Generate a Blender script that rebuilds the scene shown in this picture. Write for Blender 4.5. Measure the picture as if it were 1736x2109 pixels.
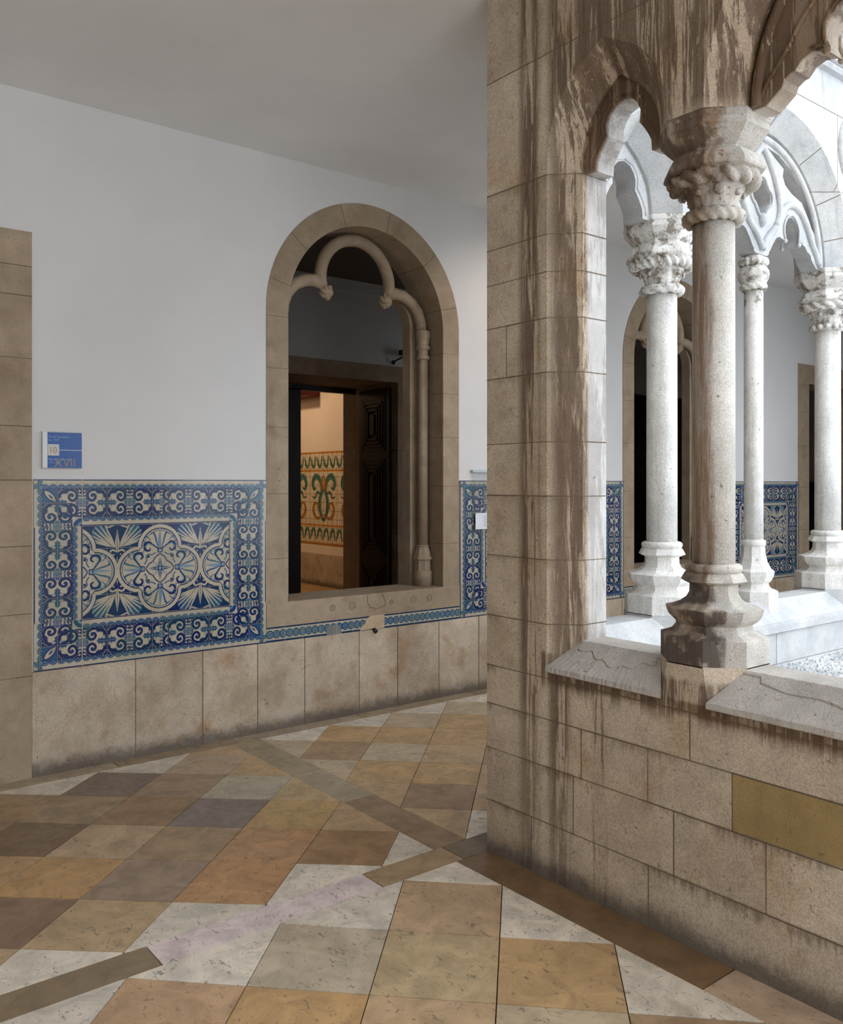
import bpy, bmesh, math, random
from mathutils import Vector
from mathutils.geometry import tessellate_polygon
random.seed(7)
PI = math.pi
S = bpy.context.scene
for o in list(bpy.data.objects): bpy.data.objects.remove(o)

# ---------------------------------------------------------------- camera, sky, lamps, exposure
TH = math.radians(51.691)
cam = bpy.data.cameras.new('camera'); cam_o = bpy.data.objects.new('camera', cam)
S.collection.objects.link(cam_o); S.camera = cam_o
cam_o.location = (0, 0, 1.7); cam_o.rotation_euler = (PI/2, 0, TH - PI/2)
cam.sensor_fit = 'VERTICAL'; cam.sensor_height = 36.0
cam.lens = 1794.9/2109*36.0; cam.shift_y = -58.5/2109; cam.clip_start = 0.02
S.view_settings.view_transform = 'Standard'; S.view_settings.look = 'None'
S.view_settings.gamma = 1.0; S.view_settings.use_curve_mapping = False
S.view_settings.exposure = 0.0
W = bpy.data.worlds.new('overcast_sky'); S.world = W; W.use_nodes = True
bg = W.node_tree.nodes['Background']
bg.inputs['Color'].default_value = (0.825, 0.90, 1.0, 1); bg.inputs['Strength'].default_value = 4.15

def lamp(name, kind, loc, power, color, size=.1, target=None, **kw):
    l = bpy.data.lights.new(name, kind); l.energy = power; l.color = color
    if kind == 'AREA': l.size = size
    else: l.shadow_soft_size = size
    for k, v in kw.items(): setattr(l, k, v)
    o = bpy.data.objects.new(name, l); S.collection.objects.link(o); o.location = loc
    if target: o.rotation_euler = (Vector(target) - Vector(loc)).to_track_quat('-Z', 'Y').to_euler()
    return o
# museum spotlight washing the wall beyond the pier, and the warm lamps of the far gallery
lamp('walk_spotlight', 'SPOT', (5.3, 3.9, 3.8), 55, (1, .86, .78), .06, (5.15, 5.36, 2.6), spot_size=1.5, spot_blend=1.0)
lamp('gallery_lamp', 'SPOT', (5.4, 12.6, 3.85), 130, (1, .72, .45), .1, (7.7, 12.5, 1.5), spot_size=2.2, spot_blend=.8)
lamp('gallery_glow', 'POINT', (5.2, 13.8, 3.4), 40, (1, .70, .42), .25)

# ---------------------------------------------------------------- helpers
def link(o): S.collection.objects.link(o); return o
def tag(o, label=None, cat=None, group=None, kind=None):
    if label: o['label'] = label
    if cat: o['category'] = cat
    if group: o['group'] = group
    if kind: o['kind'] = kind
    return o
def empty(name, loc, **kw):
    o = bpy.data.objects.new(name, None); o.location = loc; o.empty_display_size = .1
    link(o); o['_w'] = list(loc); return tag(o, **kw)
def wloc(o): return Vector(o['_w']) if o is not None and '_w' in o else Vector((0, 0, 0))

class MB:
    """collects faces in world coordinates; builds ONE mesh object"""
    def __init__(s): s.v = []; s.f = []; s.mi = []; s.sm = []
    def add(s, vs, fs, mi=0, smooth=False):
        b = len(s.v); s.v += [tuple(p) for p in vs]
        for f in fs: s.f.append(tuple(b+i for i in f)); s.mi.append(mi); s.sm.append(smooth)
        return s
    def box(s, a, b, mi=0):
        x0, y0, z0 = a; x1, y1, z1 = b
        return s.add([(x0,y0,z0),(x1,y0,z0),(x1,y1,z0),(x0,y1,z0),(x0,y0,z1),(x1,y0,z1),(x1,y1,z1),(x0,y1,z1)],
            [(0,3,2,1),(4,5,6,7),(0,1,5,4),(1,2,6,5),(2,3,7,6),(3,0,4,7)], mi)
    def prism(s, poly, d0, d1, mi=0):
        """poly: list of 3D points (planar), d0,d1 offset vectors"""
        n = len(poly); d0 = Vector(d0); d1 = Vector(d1)
        vs = [Vector(p)+d0 for p in poly] + [Vector(p)+d1 for p in poly]
        tris = tessellate_polygon([[Vector(p) for p in poly]])
        fs = [tuple(t) for t in tris] + [tuple(n+i for i in reversed(t)) for t in tris]
        fs += [(i, (i+1) % n, n+(i+1) % n, n+i) for i in range(n)]
        return s.add(vs, fs, mi)
    def plate(s, outer, holes, d, mi=0):
        """flat plate with holes (3D point lists in one plane), extruded by vector d"""
        loops = [outer]+holes; d = Vector(d)
        flat = [Vector(p) for l in loops for p in l]; n = len(flat)
        tris = tessellate_polygon([[Vector(p) for p in l] for l in loops])
        fs = [tuple(t) for t in tris] + [tuple(n+i for i in reversed(t)) for t in tris]
        b = 0
        for l in loops:
            m = len(l); fs += [(b+i, b+(i+1) % m, n+b+(i+1) % m, n+b+i) for i in range(m)]; b += m
        return s.add(flat+[p+d for p in flat], fs, mi)
    def lathe(s, prof, c, n=40, mi=0, smooth=True, rot=0.0, disp=None, caps=True):
        vs = []
        for (r, z) in prof:
            for k in range(n):
                t = 2*PI*k/n+rot; rr = r + (disp(t, z, r) if disp else 0)
                vs.append((c[0]+rr*math.cos(t), c[1]+rr*math.sin(t), c[2]+z))
        fs = [(i*n+k, i*n+(k+1) % n, (i+1)*n+(k+1) % n, (i+1)*n+k) for i in range(len(prof)-1) for k in range(n)]
        s.add(vs, fs, mi, smooth)
        if caps:
            b = len(s.v)-len(vs)
            s.f.append(tuple(b+k for k in reversed(range(n)))); s.mi.append(mi); s.sm.append(False)
            s.f.append(tuple(b+(len(prof)-1)*n+k for k in range(n))); s.mi.append(mi); s.sm.append(False)
        return s
    def octo(s, prof, c, mi=0):
        """octagonal mouldings: r = distance to the flat sides"""
        k = 1/math.cos(PI/8)
        return s.lathe([(r*k, z) for r, z in prof], c, 8, mi, False, PI/8)
    def rope(s, R, r, c, strands=10, n=96, m=14, mi=0, amp=.20, twist=2.0):
        vs = []
        for i in range(n):
            t = 2*PI*i/n
            for j in range(m):
                p = 2*PI*j/m
                rr = r*(1-amp+2*amp*abs(math.cos(strands*t/2*1.0+p*twist/2)))
                vs.append((c[0]+(R+rr*math.cos(p))*math.cos(t), c[1]+(R+rr*math.cos(p))*math.sin(t), c[2]+rr*math.sin(p)))
        fs = [(i*m+j, ((i+1) % n)*m+j, ((i+1) % n)*m+(j+1) % m, i*m+(j+1) % m) for i in range(n) for j in range(m)]
        return s.add(vs, fs, mi, True)
    def tube(s, pts, r, n=10, mi=0, closed=False, caps=True):
        P = [Vector(p) for p in pts]; L = len(P); rs = r if isinstance(r, (list, tuple)) else [r]*L
        vs = []; prev = None
        for i, p in enumerate(P):
            a = P[(i-1) % L] if (closed or i > 0) else p; b = P[(i+1) % L] if (closed or i < L-1) else p
            t = (b-a).normalized()
            if prev is None: u = t.orthogonal().normalized()
            else: u = (prev-t*prev.dot(t)).normalized()
            prev = u; w = t.cross(u)
            for k in range(n):
                q = 2*PI*k/n; vs.append(p+(u*math.cos(q)+w*math.sin(q))*rs[i])
        fs = []
        for i in range(L if closed else L-1):
            j = (i+1) % L
            for k in range(n): fs.append((i*n+k, i*n+(k+1) % n, j*n+(k+1) % n, j*n+k))
        s.add(vs, fs, mi, True)
        if caps and not closed:
            b = len(s.v)-len(vs)
            s.f.append(tuple(b+k for k in reversed(range(n)))); s.mi.append(mi); s.sm.append(False)
            s.f.append(tuple(b+(L-1)*n+k for k in range(n))); s.mi.append(mi); s.sm.append(False)
        return s
    def ball(s, c, r, sc=(1,1,1), n=16, m=10, mi=0, disp=None):
        vs = []
        for j in range(m+1):
            ph = PI*j/m
            for k in range(n):
                t = 2*PI*k/n; d = Vector((math.sin(ph)*math.cos(t), math.sin(ph)*math.sin(t), math.cos(ph)))
                q = r*(1+(disp(d) if disp else 0)); vs.append((c[0]+d.x*q*sc[0], c[1]+d.y*q*sc[1], c[2]+d.z*q*sc[2]))
        fs = [(j*n+k, j*n+(k+1) % n, (j+1)*n+(k+1) % n, (j+1)*n+k) for j in range(m) for k in range(n)]
        return s.add(vs, fs, mi, True)
    def build(s, name, mats, parent=None, recalc=True, merge=0.0, cols=None, tones=None):
        L = wloc(parent)
        me = bpy.data.meshes.new(name)
        me.from_pydata([(p[0]-L.x, p[1]-L.y, p[2]-L.z) for p in s.v], [], s.f)
        if not isinstance(mats, (list, tuple)): mats = [mats]
        for m in mats: me.materials.append(m)
        me.polygons.foreach_set('material_index', s.mi); me.polygons.foreach_set('use_smooth', s.sm)
        if cols:
            at = me.attributes.new('stonecol', 'FLOAT_COLOR', 'FACE')
            for i, c in enumerate(cols): at.data[i].color = (c[0], c[1], c[2], 1)
        if tones:
            at = me.attributes.new('tone', 'FLOAT', 'FACE'); at.data.foreach_set('value', tones)
        if recalc or merge:
            bm = bmesh.new(); bm.from_mesh(me)
            if merge: bmesh.ops.remove_doubles(bm, verts=bm.verts, dist=merge)
            if recalc: bmesh.ops.recalc_face_normals(bm, faces=bm.faces)
            bm.to_mesh(me); bm.free()
        me.update(); o = bpy.data.objects.new(name, me); link(o)
        if parent is not None: o.parent = parent
        o['_w'] = list(L); return o
def copy_tree(o, parent=None):
    c = o.copy(); link(c)
    if parent is not None: c.parent = parent
    for ch in [x for x in bpy.data.objects if x.parent == o]: copy_tree(ch, c)
    return c

def blockify(o, zc, joints, axis=0, mortar=None, r=.0022, tones=(-.12, .12), seed=1, special=None, rad=None):
    """cut a masonry mesh at course heights zc and at the joints of each course (coordinate along axis),
    give every block its own tone and lay thin mortar along the cuts"""
    rnd = random.Random(seed); L = wloc(o)
    bm = bmesh.new(); bm.from_mesh(o.data)
    for z in zc:
        bmesh.ops.bisect_plane(bm, geom=bm.verts[:]+bm.edges[:]+bm.faces[:], plane_co=(0, 0, z-L.z), plane_no=(0, 0, 1), dist=1e-5)
    zz = [-1e9]+list(zc)+[1e9]
    no = [(1,0,0),(0,1,0)][axis]
    def cz(f): return f.calc_center_median().z+L.z
    for i in range(len(zz)-1):
        for x in joints.get(i, []):
            fs = [f for f in bm.faces if zz[i] < cz(f) < zz[i+1]]
            es = set(e for f in fs for e in f.edges); vs = set(v for f in fs for v in f.verts)
            co = [0, 0, 0]; co[axis] = x-L[axis]
            bmesh.ops.bisect_plane(bm, geom=list(vs)+list(es)+fs, plane_co=co, plane_no=no, dist=1e-5)
    lay = bm.faces.layers.float.new('tone'); ids = {}; tn = {}
    for f in bm.faces:
        c = f.calc_center_median()+L
        i = next(k for k in range(len(zz)-1) if c.z < zz[k+1])
        j = sum(1 for x in joints.get(i, []) if c[axis] > x)
        ids[f.index] = (i, j)
        if (i, j) not in tn: tn[(i, j)] = rnd.uniform(*tones)
        f[lay] = tn[(i, j)] if not (special and (i, j) in special) else special[(i, j)]
    m = MB()
    bm.faces.index_update()
    for e in bm.edges:
        if len(e.link_faces) != 2: continue
        a, b = e.link_faces
        if ids.get(a.index) == ids.get(b.index): continue
        if a.normal.dot(b.normal) < .9: continue
        p, q = e.verts[0].co+L, e.verts[1].co+L
        d = q-p
        if d.length < 1e-4: continue
        t = d.normalized(); n1 = a.normal; w = t.cross(n1); rr = r*rnd.uniform(.7, 1.3)
        vs = []
        for s_ in (p, q): vs += [s_+n1*.0009-w*rr, s_+n1*.0009+w*rr, s_-n1*.003+w*rr*.5, s_-n1*.003-w*rr*.5]
        m.add(vs, [(0,1,5,4),(1,2,6,5),(2,3,7,6),(3,0,4,7),(3,2,1,0),(4,5,6,7)])
    bm.to_mesh(o.data); bm.free()
    if mortar and m.f:
        mo = m.build('mortar_joints', mortar, None, recalc=False); mo.parent = o
        for v in mo.data.vertices: v.co -= L
        mo['_w'] = list(L)
    return o

# ---------------------------------------------------------------- materials
def lin(c):
    return tuple(((x/255)/12.92 if x/255 <= .04045 else ((x/255+.055)/1.055)**2.4) for x in c)
class NT:
    def __init__(s, name):
        s.m = bpy.data.materials.new(name); s.m.use_nodes = True; s.t = s.m.node_tree
        s.b = s.t.nodes['Principled BSDF']; s.geo = None
    def n(s, typ, ins={}, **pr):
        x = s.t.nodes.new('ShaderNode'+typ)
        for k, v in pr.items(): setattr(x, k, v)
        for k, v in ins.items():
            if hasattr(v, 'links') or hasattr(v, 'is_linked'): s.t.links.new(v, x.inputs[k])
            else: x.inputs[k].default_value = v
        return x
    def pos(s):
        if not s.geo: s.geo = s.n('NewGeometry')
        return s.geo.outputs['Position']
    def mp(s, sc, loc=(0,0,0)):
        return s.n('Mapping', {'Vector': s.pos(), 'Scale': sc, 'Location': loc}).outputs[0]
    def noise(s, scale, detail=4, rough=.55, vec=None, dist=0.0):
        return s.n('TexNoise', {'Vector': vec if vec is not None else s.pos(), 'Scale': scale, 'Detail': detail, 'Roughness': rough, 'Distortion': dist}).outputs[0]
    def ma(s, op, a, b=0.0, c=0.0, clamp=False):
        return s.n('Math', {0: a, 1: b, 2: c}, operation=op, use_clamp=clamp).outputs[0]
    def ss(s, v, a, b, lo=0.0, hi=1.0):
        return s.n('MapRange', {'Value': v, 'From Min': a, 'From Max': b, 'To Min': lo, 'To Max': hi}, interpolation_type='SMOOTHSTEP').outputs[0]
    def mix(s, f, a, b, mode='MIX'):
        x = s.t.nodes.new('ShaderNodeMix'); x.data_type = 'RGBA'; x.blend_type = mode
        for sock, v in ((x.inputs[0], f), (x.inputs[6], a), (x.inputs[7], b)):
            if hasattr(v, 'is_linked'): s.t.links.new(v, sock)
            elif isinstance(v, (int, float)): sock.default_value = v
            else: sock.default_value = tuple(v)+(1,) if len(v) == 3 else v
        return x.outputs[2]
    def mul(s, c, f):  # scale a colour by a float socket
        return s.n('VectorMath', {0: c, 'Scale': f}, operation='SCALE').outputs[0]
    def xyz(s):
        return s.n('SeparateXYZ', {0: s.pos()}).outputs
    def out(s, col, rough=.7, bump=None, bstr=.3, bdist=.004, spec=.35, metal=0.0):
        i = s.b.inputs
        if hasattr(col, 'is_linked'): s.t.links.new(col, i['Base Color'])
        else: i['Base Color'].default_value = tuple(col)+(1,)
        if hasattr(rough, 'is_linked'): s.t.links.new(rough, i['Roughness'])
        else: i['Roughness'].default_value = rough
        i['Specular IOR Level'].default_value = spec; i['Metallic'].default_value = metal
        if bump is not None:
            b = s.n('Bump', {'Height': bump, 'Strength': bstr, 'Distance': bdist})
            s.t.links.new(b.outputs[0], i['Normal'])
        return s.m

def stone(name, c1, c2, c3=None, streak=None, rough=.75, bstr=.5, pits=.5, speck=.12, veins=.5, bdist=.005, stainc=(74,52,34), grime=False):
    m = NT(name)
    n1 = m.noise(2.1, 5, .6); n2 = m.noise(9, 7, .62); n3 = m.noise(150, 2, .5)
    col = m.mix(m.ss(n1, .35, .65), lin(c1), lin(c2))
    if c3: col = m.mix(m.ma('MULTIPLY', m.ss(m.noise(4.3, 6, .6, m.mp((1,1,1), (7,3,1))), .52, .72), .7), col, lin(c3))
    # veins and fossil marks of the limestone
    vn = m.n('TexVoronoi', {'Vector': m.n('VectorMath', {0: m.pos(), 1: m.n('VectorMath', {0: m.n('TexNoise', {'Vector': m.pos(), 'Scale': 6, 'Detail': 4}).outputs[1], 'Scale': .35}, operation='SCALE').outputs[0]}, operation='ADD').outputs[0], 'Scale': 7}, feature='DISTANCE_TO_EDGE').outputs[0]
    vm = m.ma('MULTIPLY', m.ss(vn, .018, 0.0), m.ss(n2, .52, .62))
    col = m.mix(m.ma('MULTIPLY', vm, veins), col, lin((105, 88, 70)))
    f = m.ma('MULTIPLY', m.ss(n2, .25, .75, .86, 1.10), m.ss(n3, .25, .75, 1-speck, 1+speck))
    tone = m.n('Attribute', attribute_name='tone').outputs['Fac']
    f = m.ma('MULTIPLY', f, m.ma('ADD', tone, 1.0))
    col = m.mul(col, f)
    if streak: col = streak(m, col, lin(stainc))
    if grime:
        z = m.xyz()[2]; g = m.ma('MULTIPLY', m.ss(m.ma('ADD', z, m.ma('MULTIPLY', m.noise(9, 6, .75), -.20)), .02, -.08), .75)
        col = m.mix(g, col, lin((62, 55, 48)))
    pit = m.ss(m.noise(38, 3, .6), .66, .74)
    col = m.mix(m.ma('MULTIPLY', pit, pits), col, lin((92, 76, 58)))
    h = m.ma('ADD', m.ma('MULTIPLY', n3, .45), m.ma('ADD', m.ma('MULTIPLY', m.noise(30, 5, .7), .5), m.ma('MULTIPLY', pit, -.7)))
    return m.out(col, rough, h, bstr, bdist)

def runs(m, sx=16, sz=.5, lo=.50, hi=.56):
    """long vertical drip shapes"""
    a = m.noise(1.0, 6, .62, m.mp((sx*.35, sx, sz)), .5)
    b = m.noise(1.0, 5, .7, m.mp((sx*1.5, sx*3.3, sz*5)), 1.0)
    return m.ss(m.ma('ADD', m.ma('MULTIPLY', a, .72), m.ma('MULTIPLY', b, .28)), lo, hi), b
def streak_walk(m, col, sc):
    X, Y, Z = m.xyz()
    d1, b1 = runs(m, 9, .35, .47, .52); d2, b2 = runs(m, 26, 1.4, .49, .54)
    def g(c, w): return m.ss(m.ma('ABSOLUTE', m.ma('SUBTRACT', Y, c)), w, w*.35)
    # columns of drips down the pier, over its splay, and all over the spandrels
    zn = m.ma('MULTIPLY', m.noise(1.3, 4, .6), .5)
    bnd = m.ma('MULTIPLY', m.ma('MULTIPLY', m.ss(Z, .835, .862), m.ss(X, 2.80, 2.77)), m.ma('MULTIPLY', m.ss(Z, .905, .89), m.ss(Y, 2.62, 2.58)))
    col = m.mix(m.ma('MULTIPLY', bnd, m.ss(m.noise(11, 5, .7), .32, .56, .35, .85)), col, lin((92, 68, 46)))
    k = m.ma('MULTIPLY', g(2.715, .085), m.ss(Z, .2, 1.0, .55, 1.0))
    k = m.ma('MAXIMUM', k, m.ma('MULTIPLY', g(2.54, .085), m.ss(m.ma('ADD', Z, zn), .15, .9, .5, 1.0)))
    k = m.ma('MAXIMUM', k, m.ma('MULTIPLY', g(2.32, .05), m.ss(Z, .95, .9, 0, .75)))
    k = m.ma('MAXIMUM', k, m.ma('MULTIPLY', m.ss(Y, 2.60, 2.52), m.ss(Z, 3.0, 3.12)))
    k = m.ma('MAXIMUM', k, m.ma('MULTIPLY', m.ss(Y, 2.8, 2.6), m.ma('MULTIPLY', m.ss(m.ma('ADD', Z, m.ma('MULTIPLY', zn, .2)), .84, .93), m.ss(Z, .99, .96))))
    pale = m.ma('MULTIPLY', m.ss(X, 2.877, 2.90), m.ss(Y, 1.66, 1.80, .35, 1.0))
    k = m.ma('MULTIPLY', k, m.ma('SUBTRACT', 1.0, m.ma('MULTIPLY', pale, .55)))
    col = m.mix(pale, col, m.mul(m.mix(.5, lin((206,202,196)), lin((190,188,184))), m.ss(m.noise(9, 6), .3, .7, .85, 1.1)))
    tr = m.ma('MULTIPLY', m.ss(Z, 3.0, 3.04), m.ma('MULTIPLY', m.ss(X, 2.85, 2.86), m.ss(X, 2.90, 2.88)))
    col = m.mix(m.ma('MULTIPLY', tr, .8), col, lin((104, 80, 56)))
    dark = m.ma('MAXIMUM', m.ma('MULTIPLY', d1, .8), m.ma('MULTIPLY', d2, .9))
    col = m.mix(m.ma('MULTIPLY', k, .22), col, lin((150, 118, 84)))
    col = m.mix(m.ma('MULTIPLY', m.ma('MULTIPLY', dark, k), .86), col, sc)
    lt = m.ss(m.noise(1.0, 4, .6, m.mp((60, 60, 2.2), (3,0,0)), 1.2), .60, .66)
    col = m.mix(m.ma('MULTIPLY', m.ma('MULTIPLY', lt, k), .5), col, lin((205, 185, 155)))
    for zc_, w_ in ((.238, 1), (.48, 1), (.685, .8), (.862, .9), (1.094, .6), (1.371, .5), (1.646, .4), (2.18, .4), (3.03, .5)):
        dz = m.ma('SUBTRACT', zc_+.004, Z)
        j = m.ma('MULTIPLY', m.ss(dz, -.006, .004), m.ss(m.ma('ADD', dz, m.ma('MULTIPLY', m.noise(1.0, 5, .7, m.mp((9, 60, 3), (0, 5, 0))), -.16)), -.03, -.085))
        j = m.ma('MULTIPLY', j, m.ma('MULTIPLY', m.ss(X, 2.80, 2.77), m.ss(m.noise(2.6, 4, .6, m.mp((1,1,1), (2, zc_*9, 0))), .40, .55)))
        col = m.mix(m.ma('MULTIPLY', j, .62*w_), col, lin((84, 64, 44)))
    oc = m.ma('MULTIPLY', m.ss(m.noise(3.5, 5, .65), .56, .70), m.ss(Y, 2.6, 2.85))
    return m.mix(m.ma('MULTIPLY', oc, .5), col, lin((140, 98, 44)))
def streak_court(m, col, sc):
    d, b = runs(m, 12, .6, .52, .62)
    up = m.ss(m.xyz()[2], 2.2, 3.2, .25, .75)
    return m.mix(m.ma('MULTIPLY', d, m.ma('MULTIPLY', up, .45)), col, lin((128, 130, 128)))
def streak_colA(m, col, sc):
    # brown patina on the side turned to the walk
    X, Y, Z = m.xyz(); dx = m.ma('SUBTRACT', X, 2.935); dy = m.ma('SUBTRACT', Y, 1.918)
    side = m.ma('ADD', m.ma('MULTIPLY', dx, -.80), m.ma('MULTIPLY', dy, .60))
    n = m.noise(1.0, 6, .65, m.mp((14, 14, 2.2)))
    k = m.ss(m.ma('ADD', side, m.ma('MULTIPLY', m.ma('SUBTRACT', n, .5), .16)), .015, .060)
    d, b = runs(m, 30, 1.6, .44, .56)
    k2 = m.ma('MULTIPLY', k, m.ma('ADD', m.ma('MULTIPLY', d, .45), .5))
    col = m.mix(m.ma('MULTIPLY', k2, .9), col, lin((122, 92, 62)))
    cap = m.ma('MULTIPLY', m.ss(Z, 2.68, 2.8), m.ss(m.noise(9, 5, .7), .40, .52))
    col = m.mix(m.ma('MULTIPLY', cap, m.ma('ADD', m.ma('MULTIPLY', k, .55), .22)), col, lin((84, 64, 46)))
    blk = m.ma('MULTIPLY', m.ss(Z, 1.42, 1.3), m.ma('MULTIPLY', m.ma('ADD', k, .25), m.ss(m.noise(8, 5, .6), .40, .54)))
    col = m.mix(m.ma('MULTIPLY', blk, .7), col, lin((70, 60, 52)))
    rust = m.ma('MULTIPLY', m.ss(Z, 2.7, 2.78), m.ss(m.noise(24, 4, .6), .66, .70))
    return m.mix(m.ma('MULTIPLY', rust, .7), col, lin((132, 60, 28)))
def streak_colB(m, col, sc):
    Z = m.xyz()[2]; d, b = runs(m, 24, 1.3, .50, .60)
    c = m.ma('MULTIPLY', m.ss(Z, 2.6, 2.75), m.ss(m.noise(16, 5, .7), .50, .60))
    col = m.mix(m.ma('MULTIPLY', c, .75), col, lin((104, 90, 72)))
    return m.mix(m.ma('MULTIPLY', d, .22), col, lin((140, 132, 116)))

M = {}
M['walk'] = stone('weathered_walk_stone', (196,179,157), (180,161,139), (172,146,110), streak_walk, grime=True, bstr=.75, speck=.2)
M['court'] = stone('pale_court_stone', (193,191,187), (176,177,177), None, streak_court, veins=.25, pits=.2)
M['colA'] = stone('patinated_column_stone', (200,194,184), (184,176,164), None, streak_colA, veins=.15, speck=.16, bstr=.9)
M['colB'] = stone('pale_column_stone', (226,222,215), (212,208,200), None, streak_colB, veins=.15, speck=.16, bstr=.8)
M['frame'] = stone('window_frame_stone', (168,148,124), (154,134,110), (140,118,92), None, veins=.35)
M['dado'] = stone('dado_lioz_stone', (200,183,162), (172,152,130), (160,124,86), None, veins=.95, pits=.9, speck=.16, rough=.55, bstr=.3, grime=True)
M['sill'] = stone('grey_sill_stone', (188,180,170), (168,160,150), None, None, veins=.6, bstr=.9)
M['mortar'] = NT('dark_mortar').out(lin((104, 88, 70)), .95)
M['mortar_l'] = NT('light_mortar').out(lin((128, 120, 108)), .95)
def plaster(name, c):
    m = NT(name); n = m.noise(1.6, 4, .5); f = m.ss(n, .3, .7, .97, 1.03)
    return m.out(m.mul(m.mix(0.0, lin(c), lin(c)), f), .9, m.noise(14, 4, .6), .12, .01, .2)
M['wall'] = plaster('white_plaster', (216,213,209)); M['ceil'] = plaster('ceiling_plaster', (232,231,229))
M['rwall'] = plaster('room_plaster', (212,210,208)); M['gwall'] = plaster('gallery_plaster', (232,214,196))
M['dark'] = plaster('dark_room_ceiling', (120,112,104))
def floor_mat():
    m = NT('stone_floor'); c = m.n('Attribute', attribute_name='stonecol').outputs['Color']
    sep = m.n('SeparateColor', {0: c}).outputs
    n = m.noise(7, 7, .65, None, .8); n2 = m.noise(22, 5, .6)
    bright = m.ss(sep[0], .36, .5)
    col = m.mul(c, m.ss(n, .3, .7, .78, 1.18)); col = m.mul(col, m.ss(m.noise(260, 2), .3, .7, .93, 1.07))
    oc = m.ss(m.noise(4.5, 6, .65, m.mp((1,1,1), (4,9,0)), .8), .58, .74)
    col = m.mix(m.ma('MULTIPLY', oc, .34), col, lin((160, 112, 66)))
    vor = m.ss(m.noise(34, 4, .75, m.mp((1,.6,1)), 1.5), .585, .645)
    col = m.mix(m.ma('MULTIPLY', vor, m.ma('ADD', m.ma('MULTIPLY', bright, .62), .08)), col, lin((104, 96, 84)))
    r = m.ss(n2, .3, .7, .28, .50)
    return m.out(col, r, m.ma('ADD', m.ma('MULTIPLY', vor, -.6), m.noise(60, 4)), .18, .003, .5)
M['floor'] = floor_mat()
M['grout'] = NT('dark_grout').out(lin((52, 46, 40)), .9)
def glaze(name, c, c2, var=.5):
    m = NT(name); fl = m.n('VectorMath', {0: m.mp((1/.1415, 1/.1415, 1/.1403), (.02, .0, -.345))}, operation='FLOOR').outputs[0]
    w = m.n('TexWhiteNoise', {0: fl}, noise_dimensions='3D').outputs[0]
    k = m.ma('ADD', m.ma('MULTIPLY', w, var), m.ma('MULTIPLY', m.noise(40, 3), .5))
    return m.out(m.mix(m.ss(k, .15, .75), lin(c), lin(c2)), .22, m.noise(45, 3), .06, .004, .5)
M['cream'] = glaze('cream_glaze', (192,180,156), (176,166,146)); M['deep'] = glaze('deep_blue_glaze', (12,32,88), (16,54,84))
M['mid'] = glaze('blue_green_glaze', (34,76,124), (48,98,112)); M['light'] = glaze('pale_blue_glaze', (112,144,172), (134,158,160))
M['grt'] = NT('tile_grout').out(lin((176,164,146)), .9)
M['gcream'] = glaze('warm_cream_glaze', (226,212,186), (214,196,164)); M['green'] = glaze('green_glaze', (58,112,98), (84,132,112))
M['ochre'] = glaze('ochre_glaze', (200,136,44), (186,118,40)); M['brown'] = glaze('brown_outline_glaze', (84,64,62), (70,60,80))
def flat(name, c, rough=.5, metal=0.0, spec=.5): return NT(name).out(lin(c), rough, None, spec=spec, metal=metal)
def wood(name, c):
    m = NT(name); n = m.noise(1, 5, .6, m.mp((40, 40, 3)))
    return m.out(m.mul(m.mix(n, lin(c), lin(tuple(x*.6 for x in c))), 1.0), .45, n, .2, .002)
M['wood'] = wood('dark_door_wood', (52,36,26)); M['black'] = flat('black_metal', (14,14,15), .4)
M['signblue'] = flat('sign_blue', (6,76,150), .18); M['signwhite'] = flat('sign_white', (214,214,212), .3)
M['signgrey'] = flat('sign_grey', (196,192,186), .35); M['signochre'] = flat('sign_ochre', (150,132,92), .5)
M['signtext'] = flat('sign_pale_text', (150,176,204), .5); M['alu'] = flat('brushed_aluminium', (176,180,182), .3, .8)
M['paper'] = flat('white_paper', (226,226,232), .8); M['ink'] = flat('grey_ink', (120,120,128), .8)
M['cement'] = stone('grey_cement', (124,126,122), (112,114,110), None, None, veins=0, pits=.1)
M['patchc'] = stone('cream_plaster_patch', (206,184,156), (188,160,130), None, None, veins=0, pits=.5)
M['red'] = flat('dark_red_beam', (112,22,22), .6)
g = NT('clear_acrylic'); g.b.inputs['Transmission Weight'].default_value = 1.0; g.b.inputs['IOR'].default_value = 1.2
M['acryl'] = g.out((.97,.98,.98), .03)
M['gfloor'] = stone('gallery_floor_stone', (196,164,124), (184,150,108), None, None, rough=.4, veins=.2)
M['wet'] = stone('gravel_stone', (206,206,204), (176,178,178), None, None, veins=0, pits=.6, bstr=1.0)

# ---------------------------------------------------------------- floor of stone slabs
def clip(poly, ax, v, keep_less):
    out = []
    for i in range(len(poly)):
        p, q = poly[i], poly[(i+1) % len(poly)]
        ip = (p[ax] <= v+1e-9) if keep_less else (p[ax] >= v-1e-9); iq = (q[ax] <= v+1e-9) if keep_less else (q[ax] >= v-1e-9)
        if ip: out.append(p)
        if ip != iq:
            t = (v-p[ax])/(q[ax]-p[ax]); out.append((p[0]+t*(q[0]-p[0]), p[1]+t*(q[1]-p[1])))
    return out
def clipr(poly, x0, x1, y0, y1):
    for ax, v, kl in ((0, x0, False), (0, x1, True), (1, y0, False), (1, y1, True)):
        if len(poly) < 3: return []
        poly = clip(poly, ax, v, kl)
    return poly
def area(p): return abs(sum(p[i][0]*p[(i+1) % len(p)][1]-p[(i+1) % len(p)][0]*p[i][1] for i in range(len(p))))/2
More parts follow.
